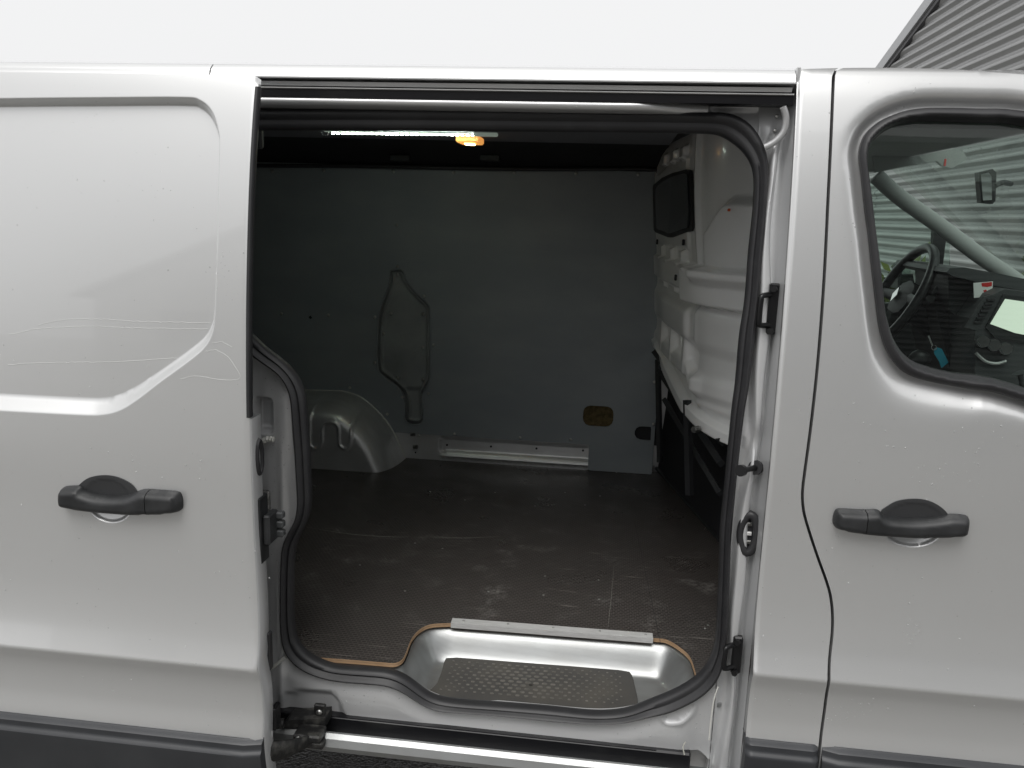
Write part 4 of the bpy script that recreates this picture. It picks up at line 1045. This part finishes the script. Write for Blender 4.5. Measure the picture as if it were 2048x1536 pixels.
tube('strip_clip', spline([l0+[-.012, 0, .010], l0+[-.010, 0, -.006], l0+[.006, 0, -.010], l0+[.014, 0, 0]], 4, False), .0025, 'chrome', led, 6)
q = l1-uu*.05; boxm('strip_connector', q-[.03, .01, .006], q+[.05, .01, .006], 'strip_pcb', led, .003)
q = onZ(940, 279, ZC-.012)
lamp = boxm('dome_lamp', q-[.040, .055, .014], q+[.040, .055, .010], 'amber', van, .012)
boxm('lamp_bulb', q-[.016, .02, .018], q+[.016, .02, -.012], 'amber_bulb', lamp, .006)
q = hit(516, 272, lambda z: .2); boxm('grab_bracket', q-[.012, .01, .03], q+[.012, .01, .03], 'dash_grey', van, .006)
# ---- rear end of bay (seals it)
boxm('bay_rear_panel', (-2.39, .05, .45), (-2.36, 1.74, 1.88), 'wall_grey', van, .004)
hf('bay_near_panel', rect(-2.35, .45, -.86, 1.86), lambda P: .04+TU(P[:, 1]), 'wall_grey', van, step=.08, rim=.01)

# ---- bulkhead
BC = spline([(.13, 1.98), (.188, 1.70), (.235, 1.30), (.27, 1.0), (.285, .93), (.325, .81), (.40, .71), (.50, .655), (.56, .64), (.60, .63)], 14, False)
BC = BC[14:]; BC = resamp(BC, .006, False)
BT = np.gradient(BC, axis=0); BT /= np.linalg.norm(BT, axis=1)[:, None]
BN = np.stack([BT[:, 1], -BT[:, 0]], 1)      # towards the load bay (-x,-y)
if BN[0][0] > 0: BN = -BN
def lean(z): return -.055*sm((z-1.15)/.7)
def relief(y, z):
    near = sm((.955-y)/.03)
    h = (.040+.026*near)*box(z, 1.372-.030*near, 1.458, .014)                       # ledge
    h += .030*box(z, 1.205, 1.325, .050)*(1-.55*sm((.90-y)/.05))+.012*np.sqrt(np.clip(1-((z-1.265)/.06)**2, 0, 1))*(1-near)
    h += .030*box(z, 1.085-.03*near, 1.145-.03*near, .035)*(1-.6*sm((.86-y)/.05))
    zb_ = zbot(y); h += .030*box(z, zb_-.02, zb_+.022, .007)
    for yc in (.975, 1.21, 1.45):
        h = np.maximum(h, .034*box(y, yc-.018, yc+.018, .010)*box(z, 1.09, 1.28, .02))
        h = np.maximum(h, .026*np.exp(-((y-yc-.055-(z-1.16)*.8)/.014)**4)*box(z, 1.10, 1.25, .02))
    h += .022*sm((.90-y)/.04)*box(z, 1.01, 1.335, .03)
    h += .040*sm((.85-y)/.05)*box(z, 1.42, 1.66-.09*sm((y-.72)/.10), .035)
    h += .014*box(y, .885, .905, .008)*box(z, 1.45, 1.9, .02)
    h += .010*box(y, .985, 1.675, .010)*box(z, 1.505, 1.80-.03*sm((y-1.2)/.4), .012)
    for yc in (1.06, 1.26, 1.50): h += .022*box(y, yc-.022, yc+.022, .008)*box(z, 1.455, 1.500, .008)
    for yc in (1.03, 1.20, 1.40): h += .018*box(y, yc-.03, yc+.03, .010)*box(z, 1.795, 1.835, .010)
    for yc in (1.0, 1.22, 1.47): h += .020*box(y, yc-.016, yc+.016, .008)*box(z, 1.345, 1.374, .006)
    return h*(.30+.70*sm((1.74-y)/.45))
def zbot(y): return 1.085-.125*np.clip((1.6-y)/.8, 0, 1.2)
zz = np.arange(0, 1.0001, 1/190); V = []; Fc = []
for i, (p_, n_) in enumerate(zip(BC, BN)):
    z0 = float(zbot(p_[1]))-.02; Z = z0+(1.87-z0)*zz; h = relief(np.full(len(Z), p_[1]), Z)
    for z, hh in zip(Z, h): V.append((p_[0]+lean(z)+n_[0]*hh, p_[1]+n_[1]*hh, z))
m_ = len(zz)
for i in range(len(BC)-1):
    for j in range(m_-1): Fc.append([i*m_+j, i*m_+j+1, (i+1)*m_+j+1, (i+1)*m_+j])
V = np.array(V); a0 = V[Fc[500]]; nn = np.cross(a0[1]-a0[0], a0[2]-a0[0])
if nn[0] > 0: Fc = [f[::-1] for f in Fc]
bulk = obj('bulkhead', V, Fc, 'bulk_white', van, sharp=80)
def onB(px, py, off):
    best = None
    for it in range(3):
        pass
    # march over the plan curve: find the curve point whose ray fits
    d = ray(px, py); bx = None
    for k in range(len(BC)):
        p_ = BC[k]; t = (p_[1]-CAM[1])/d[1]; x = CAM[0]+d[0]*t; z = CAM[2]+d[2]*t
        e = abs(x-(p_[0]+lean(z)))
        if bx is None or e < bx[0]: bx = (e, k, z)
    _, k, z = bx; return np.array([BC[k][0]+lean(z)+BN[k][0]*off, BC[k][1]+BN[k][1]*off, z]), BN[k]
def bpatch(name, pts, off0, off1, mt, parent):
    L = [onB(a, b, 0) for a, b in pts]; n_ = len(L)
    V = [p_+np.array([nn[0], nn[1], 0])*off1 for p_, nn in L]+[p_+np.array([nn[0], nn[1], 0])*off0 for p_, nn in L]
    o = obj(name, V, [list(range(n_))]+[[n_+j for j in range(n_)][::-1]]+[[j, n_+j, n_+(j+1) % n_, (j+1) % n_] for j in range(n_)], mt, parent, smooth=False); recalc(o); return o
WB = [(1314.5, 378), (1316, 370), (1333, 356), (1355, 346), (1384, 339), (1389, 341), (1392, 380), (1394, 420), (1393, 455), (1391, 462), (1352, 475), (1346, 475), (1320, 465), (1316, 460)]
bw = bpatch('window_gasket', WB, .006, .018, 'rubber', bulk)
c = np.mean(WB, 0); bpatch('bulkhead_window', [tuple(c+(np.array(q)-c)*[.86, .88]) for q in WB], .012, .020, 'win_dark', bulk)
for a, b in ((1322, 484), (1376, 485), (1398, 576), (1382, 556)):
    q, nn = onB(a, b, .014 if b < 500 else .05); boxm('bulkhead_slot', q-[.005, .008, .010], q+[.003, .008, .010], 'dark_cavity', bulk, .002)
q, nn = onB(1482, 421, .058); boxm('orange_mark', q-[.004, .004, .004], q+[.004, .004, .004], 'orange_dot', bulk, .0015)
# dark lower bulkhead frame
lbk = []
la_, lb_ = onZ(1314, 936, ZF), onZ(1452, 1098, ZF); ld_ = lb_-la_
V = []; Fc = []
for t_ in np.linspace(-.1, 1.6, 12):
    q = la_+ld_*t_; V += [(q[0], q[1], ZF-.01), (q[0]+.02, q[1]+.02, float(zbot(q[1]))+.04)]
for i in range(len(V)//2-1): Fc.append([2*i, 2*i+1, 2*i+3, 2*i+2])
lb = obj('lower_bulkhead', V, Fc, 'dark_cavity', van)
def beam(px0, py0, px1, py1, r, mt='frame_dark'):
    a, _ = onB(px0, py0, .02); b, _ = onB(px1, py1, .02); tube('frame_beam', [a, b], r, mt, lb, 4)
beam(1322, 705, 1456, 880, .020); beam(1330, 745, 1450, 925, .014); beam(1340, 800, 1448, 985, .012); beam(1326, 720, 1330, 925, .012); beam(1385, 800, 1390, 990, .014)
q, _ = onB(1424, 855, .05); tube('frame_bolt', [q, q+[-.02, -.02, 0]], .010, 'bracket', lb, 6)
ea, eb = onZ(1313, 936, ZF+.004), onZ(1441, 1082, ZF+.004); tube('floor_border', [ea, eb], .008, 'dash', lb, 5)
ps = spline([onZ(1316, 928, ZF+.02), onZ(1318, 905, ZF+.06), onZ(1316, 880, ZF+.12)], 6, False); tube('seam_sealer', ps, [.010+.005*abs(math.sin(2.1*i)) for i in range(len(ps))], 'dash_grey', lb, 6)

# ------------------------------------------------------------------ cab seen through the front window
cab = van
boxm('cab_floor', (.5, .02, .46), (2.1, 1.62, .5), 'dash', cab)
extr('headliner', [(.06, 1.80), (.20, 1.835), (1.4, 1.835), (1.56, 1.80), (1.56, 1.86), (.06, 1.86)], .45, .98, 'headliner', cab)
# windscreen and pillars
wb0, wt0 = (1.72, 1.28), (.97, 1.83)
obj('windscreen', [(wb0[0], .06, wb0[1]), (wb0[0], 1.58, wb0[1]), (wt0[0], 1.52, wt0[1]), (wt0[0], .12, wt0[1])], [[3, 2, 1, 0]], 'glass_clear', van, smooth=False)
pa = [onY(1752, 352, 1.50), onY(1800, 395, 1.50), onY(1880, 452, 1.51), onY(1960, 512, 1.53), onY(2025, 556, 1.55), onY(2100, 610, 1.56)]
tube('far_pillar', spline(pa, 4, False), [.033]*21, 'headliner', cab, 10, sc=(.7, .9))
# far door: frame below and behind the window, with a door mirror outside
def slab(nm, pts, Y, th, mt, par):
    L = [onY(a, b, Y) for a, b in pts]; n_ = len(L); V = L+[q+[0, th, 0] for q in L]
    o = obj(nm, V, [list(range(n_))]+[[n_+j for j in range(n_)][::-1]]+[[j, n_+j, n_+(j+1) % n_, (j+1) % n_] for j in range(n_)], mt, par, smooth=False); recalc(o); return o
slab('far_door_trim', [(1640, 612), (1760, 608), (1860, 600), (1990, 575), (2060, 590), (2060, 900), (1640, 900)], 1.60, .04, 'dash', cab)
slab('far_window_bar', [(1868, 455), (1893, 470), (1878, 600), (1862, 602)], 1.60, .03, 'dash', cab)
slab('far_window_glass', [(1700, 352), (1760, 370), (1900, 470), (1900, 600), (1700, 612)], 1.62, .004, 'glass_clear', cab)
mi = slab('far_mirror_case', [(1795, 555), (1802, 530), (1825, 524), (1845, 535), (1848, 575), (1838, 580), (1796, 578)], 1.85, .10, 'black_plastic', van)
slab('far_mirror_glass', [(1800, 560), (1806, 538), (1825, 534), (1836, 541), (1835, 570), (1802, 569)], 1.846, .003, 'mirror', mi)
# sun visor, interior mirror
vz = [(1745, 300), (1790, 285), (1860, 285), (1925, 300), (1935, 318), (1905, 336), (1885, 332), (1874, 322), (1800, 335), (1752, 345)]
slab('sun_visor', vz, 1.25, .02, 'headliner', cab)
q = onY(1890, 325, 1.24); boxm('visor_tag', q-[.003, .003, .012], q+[.003, .003, .012], 'card_red', cab, .001)
rm = slab('rear_view_mirror', [(1957, 345), (1985, 338), (1993, 345), (1991, 402), (1985, 408), (1962, 405)], .95, .03, 'black_plastic', cab)
slab('mirror_glass', [(1962, 349), (1977, 345), (1983, 352), (1984, 400), (1966, 401)], .946, .003, 'mirror', rm)
tube('mirror_stalk', spline([onY(1990, 372, .95), onY(2005, 365, .97), onY(2022, 368, 1.0)], 4, False), .008, 'black_plastic', rm, 8)
# steering wheel: tilted ring, hub, spokes
def steering():
    c = onY(1797, 592, 1.22); s = empty('steering_wheel', c, parent=cab)
    up = np.array([.42, 0, .90]); up /= np.linalg.norm(up); sd_ = np.array([0, 1., 0]); nrm = np.cross(sd_, up)
    Rr = .185
    ring = [c+Rr*(math.cos(a)*sd_+math.sin(a)*up) for a in np.linspace(0, 2*math.pi, 49)[:-1]]
    tube('wheel_rim', ring, .0165, 'leather', s, 10, closed=True)
    axis = np.array([.90, 0, -.42])
    hub = [c+.008*axis+.075*(1.0 if abs(math.cos(a)) < .7 else 1.1)*(math.cos(a)*sd_+.85*math.sin(a)*up) for a in np.linspace(0, 2*math.pi, 25)[:-1]]
    V = hub+[p_+axis*.05 for p_ in hub]+[c-axis*.012]; n_ = 24
    o = obj('wheel_hub', V, [[j, (j+1) % n_, n_+(j+1) % n_, n_+j] for j in range(n_)]+[[(j+1) % n_, j, 2*n_] for j in range(n_)], 'dash', s, sharp=60); recalc(o)
    for d in (sd_, -sd_, -up): tube('wheel_spoke', [c+d*.06+axis*.02, c+d*.12+axis*.012, c+d*.18], [.026, .02, .016], 'dash_grey', s, 8, sc=(.5, 1))
    e = c-axis*.012
    q = [e+.022*sd_, e+.028*up, e-.022*sd_, e-.028*up]; V = q+[p_-axis*.003 for p_ in q]
    o = obj('wheel_emblem', V, [[4, 5, 6, 7], [0, 1, 5, 4], [1, 2, 6, 5], [2, 3, 7, 6], [3, 0, 4, 7]], 'chrome', s, smooth=False); recalc(o)
    tube('steering_column', [c+axis*.03, c+axis*.12, c+axis*.34+[0, 0, -.06]], [.055, .07, .085], 'dash', s, 12)
    tube('ignition_lock', [c+axis*.16+np.array([0, -.05, -.03]), c+axis*.14+np.array([0, -.10, -.04])], .018, 'black_plastic', s, 10)
    tube('wiper_stalk', [c+axis*.08+np.array([0, -.05, .01]), c+axis*.05+np.array([0, -.17, .03])], [.010, .013], 'black_plastic', s, 8)
steering()
# dashboard
slab('instrument_hood', [(1896, 552), (1905, 540), (1935, 536), (2000, 548), (2060, 560), (2060, 640), (1925, 640), (1898, 620)], 1.00, .30, 'dash', cab)
slab('dash_top', [(1893, 545), (1900, 536), (1930, 535), (2020, 553), (2090, 570), (2090, 588), (1990, 572), (1905, 552)], .94, .5, 'dash_grey', cab)
slab('dash_body', [(1870, 610), (1930, 600), (2100, 600), (2140, 860), (1960, 860), (1905, 760)], 1.06, .30, 'dash', cab)
tube('gauge_ring', [onY(1884+17*math.cos(a)*.9-6*math.sin(a), 578+16*math.sin(a)-9*math.cos(a), 1.10) for a in np.linspace(0, 2*math.pi, 25)[:-1]], .008, 'dash_grey', cab, 8, closed=True)
cs = slab('centre_stack', [(1950, 640), (1985, 590), (2010, 578), (2100, 590), (2120, 860), (1990, 860), (1950, 760)], .86, .22, 'dash_grey', cab)
slab('screen_bezel', [(1972, 655), (2008, 588), (2110, 602), (2090, 688), (1990, 676)], .852, .012, 'dash', cs)
slab('touch_screen', [(1981, 648), (2011, 598), (2100, 611), (2082, 676), (2030, 666)], .849, .004, 'screen', cs)
v0, v1 = np.array([1937, 652]), np.array([1992, 590])
slab('air_vent', [(1931, 655), (1968, 594), (1998, 586), (1990, 604), (1958, 662)], .858, .01, 'dash_grey', cs)
for k in range(7):
    t = (k+.5)/7; a = np.array([1946, 648])*(1-t)+np.array([1976, 596])*t; b = a+[16, -1]
    p0, p1 = onY(*a, .855), onY(*b, .855); tube('vent_slat', [p0, p1], .005, 'black_plastic', cs, 5)
for a, b in ((1964, 683), (1986, 690), (2009, 697)):
    q = onY(a, b, .86); tube('climate_knob', [q, q+[-.012, -.035, .004]], [.020, .017], 'dash_grey', cs, 12); tube('knob_ring', [q+[-.011, -.034, .004], q+[-.0125, -.037, .004]], .018, 'chrome', cs, 12)
sw = [onY(1952, 706, .85), onY(1970, 722, .85), onY(1992, 727, .85), onY(2012, 722, .85)]
tube('stack_trim', spline(sw, 4, False), .005, 'alu', cs, 6)
ld = slab('dash_label', [(1947, 566), (1986, 563), (1984, 592), (1948, 596)], .93, .002, 'card_white', cab)
slab('label_print', [(1963, 566), (1984, 564), (1984, 572), (1975, 574), (1964, 573)], .9295, .001, 'card_red', ld)
slab('label_print', [(1966, 581), (1972, 579), (1979, 587), (1973, 591)], .9295, .001, 'card_red', ld)
tube('gear_lever', spline([onY(2052, 800, .8), onY(2045, 762, .8), onY(2040, 745, .8)], 4, False), [.010]*8+[.022], 'dash_grey', cab, 10)
q = onY(1838, 716, 1.0); tube('lever_knob', spline([q+[-.03, 0, -.02], q, q+[.035, 0, -.01]], 4, False), [.012, .018, .022, .026, .028, .027, .024, .018, .01], 'black_plastic', cab, 10)
# key and tag hang from the lock: a thing of its own
kt = empty('key_tag', onY(1872, 700, .98), 'teal key tag hanging from the ignition key beside the steering column', 'key tag')
slab('tag_plate', [(1868, 700), (1874, 694), (1884, 698), (1897, 725), (1883, 736), (1878, 722), (1869, 708)], .98, .004, 'tag_blue', kt)
tube('key_ring', [onY(1868+5*math.cos(a), 695+5*math.sin(a), .98) for a in np.linspace(0, 6.28, 13)[:-1]], .0016, 'chrome', kt, 5, closed=True)
tube('key_blade', [onY(1866, 692, .98), onY(1858, 672, 1.0)], .005, 'chrome', kt, 6)
# cab shell on the hidden sides: far skin and bonnet
slab('far_front_door_skin', [(1640, 640), (2200, 640), (2200, 1000), (1640, 1000)], 1.69, .03, 'silver', van)
boxm('front_bonnet', (1.74, .1, .55), (2.55, 1.55, 1.22), 'silver', van, .12)

# ------------------------------------------------------------------ rain beads on paint and glass
def beads(name, parent, dom, fn, n, rng, mt='water', seed=1, keep=None):
    rs = np.random.RandomState(seed); V = []; Fc = []
    P = np.stack([rs.uniform(dom[0], dom[2], n), rs.uniform(dom[1], dom[3], n)], 1)
    cl = rs.rand(n) < .6; ctr = rs.uniform([dom[0], dom[1]], [dom[2], dom[3]], (max(4, n//25), 2))
    P[cl] = ctr[rs.randint(len(ctr), size=cl.sum())]+rs.normal(size=(cl.sum(), 2))*.03
    if keep is not None: P = P[keep(P)]
    y = fn(P); e = .001; gx_ = (fn(P+[e, 0])-fn(P-[e, 0]))/(2*e); gz_ = (fn(P+[0, e])-fn(P-[0, e]))/(2*e)
    for (x, z), yy, a, b in zip(P, y, gx_, gz_):
        nrm = np.array([a, -1, b]); nrm /= np.linalg.norm(nrm); u_, v_ = frame_of(nrm); r = rng[0]+(rng[1]-rng[0])*rs.rand()**3; k = len(V); c_ = np.array([x, yy, z])
        for rr, h in ((1, -.05), (.8, .38), (.4, .58)):
            for j in range(7): t = 2*math.pi*j/7; V.append(c_+r*(rr*(math.cos(t)*u_+math.sin(t)*v_)+h*nrm))
        V.append(c_+r*.64*nrm)
        for l in range(2):
            for j in range(7): Fc.append([k+l*7+j, k+l*7+(j+1) % 7, k+(l+1)*7+(j+1) % 7, k+(l+1)*7+j])
        for j in range(7): Fc.append([k+14+j, k+14+(j+1) % 7, k+21])
    obj(name, V, Fc, mt, parent, sharp=180, kind='stuff')
def bead_field(name, parent, P3, nrm, rng, seed):
    rs = np.random.RandomState(seed); V = []; Fc = []; u_, v_ = frame_of(nrm)
    for c_ in P3:
        r = rng[0]+(rng[1]-rng[0])*rs.rand()**3; k = len(V)
        for rr, h in ((1, -.05), (.75, .40)):
            for j in range(6): t = 2*math.pi*j/6; V.append(c_+r*(rr*(math.cos(t)*u_+math.sin(t)*v_)+h*nrm))
        V.append(c_+r*.6*nrm)
        for j in range(6): Fc.append([k+j, k+(j+1) % 6, k+6+(j+1) % 6, k+6+j]); Fc.append([k+6+j, k+6+(j+1) % 6, k+12])
    obj(name, V, Fc, 'water', parent, sharp=180, kind='stuff')
rs = np.random.RandomState(11); n_ = 900
t_, y_ = rs.rand(n_), rs.uniform(.2, 1.5, n_)
ws = np.stack([wb0[0]+(wt0[0]-wb0[0])*t_, y_, wb0[1]+(wt0[1]-wb0[1])*t_], 1)
wn = np.array([.55, 0, .75]); wn /= np.linalg.norm(wn)
bead_field('windscreen_beads', van, ws, wn, (.0012, .004), 12)
beads('rain_beads', sdoor, (-1.45, .5, XD-.01, 1.83), door_fn, 420, (.0006, .0022), seed=3)
inD = lambda P: inside(P, fdo) & (sdf(P, WO) < -.005)
beads('rain_beads', fdoor, (.44, .5, 1.05, 1.89), fd_fn, 620, (.0006, .0024), seed=5, keep=inD)
beads('rain_beads', van, (XE+.004, .5, .54, 1.88), pil_fn, 170, (.0006, .0022), seed=7, keep=lambda P: inside(P, pil))
beads('rain_beads', aper, (-.80, .40, .35, 1.80), ap_fn, 6500, (.0008, .0021), seed=8, keep=lambda P: inside(P, ap_out) & (sdf(P, SC) < -.018) & ~((P[:, 1] > 1.75)))
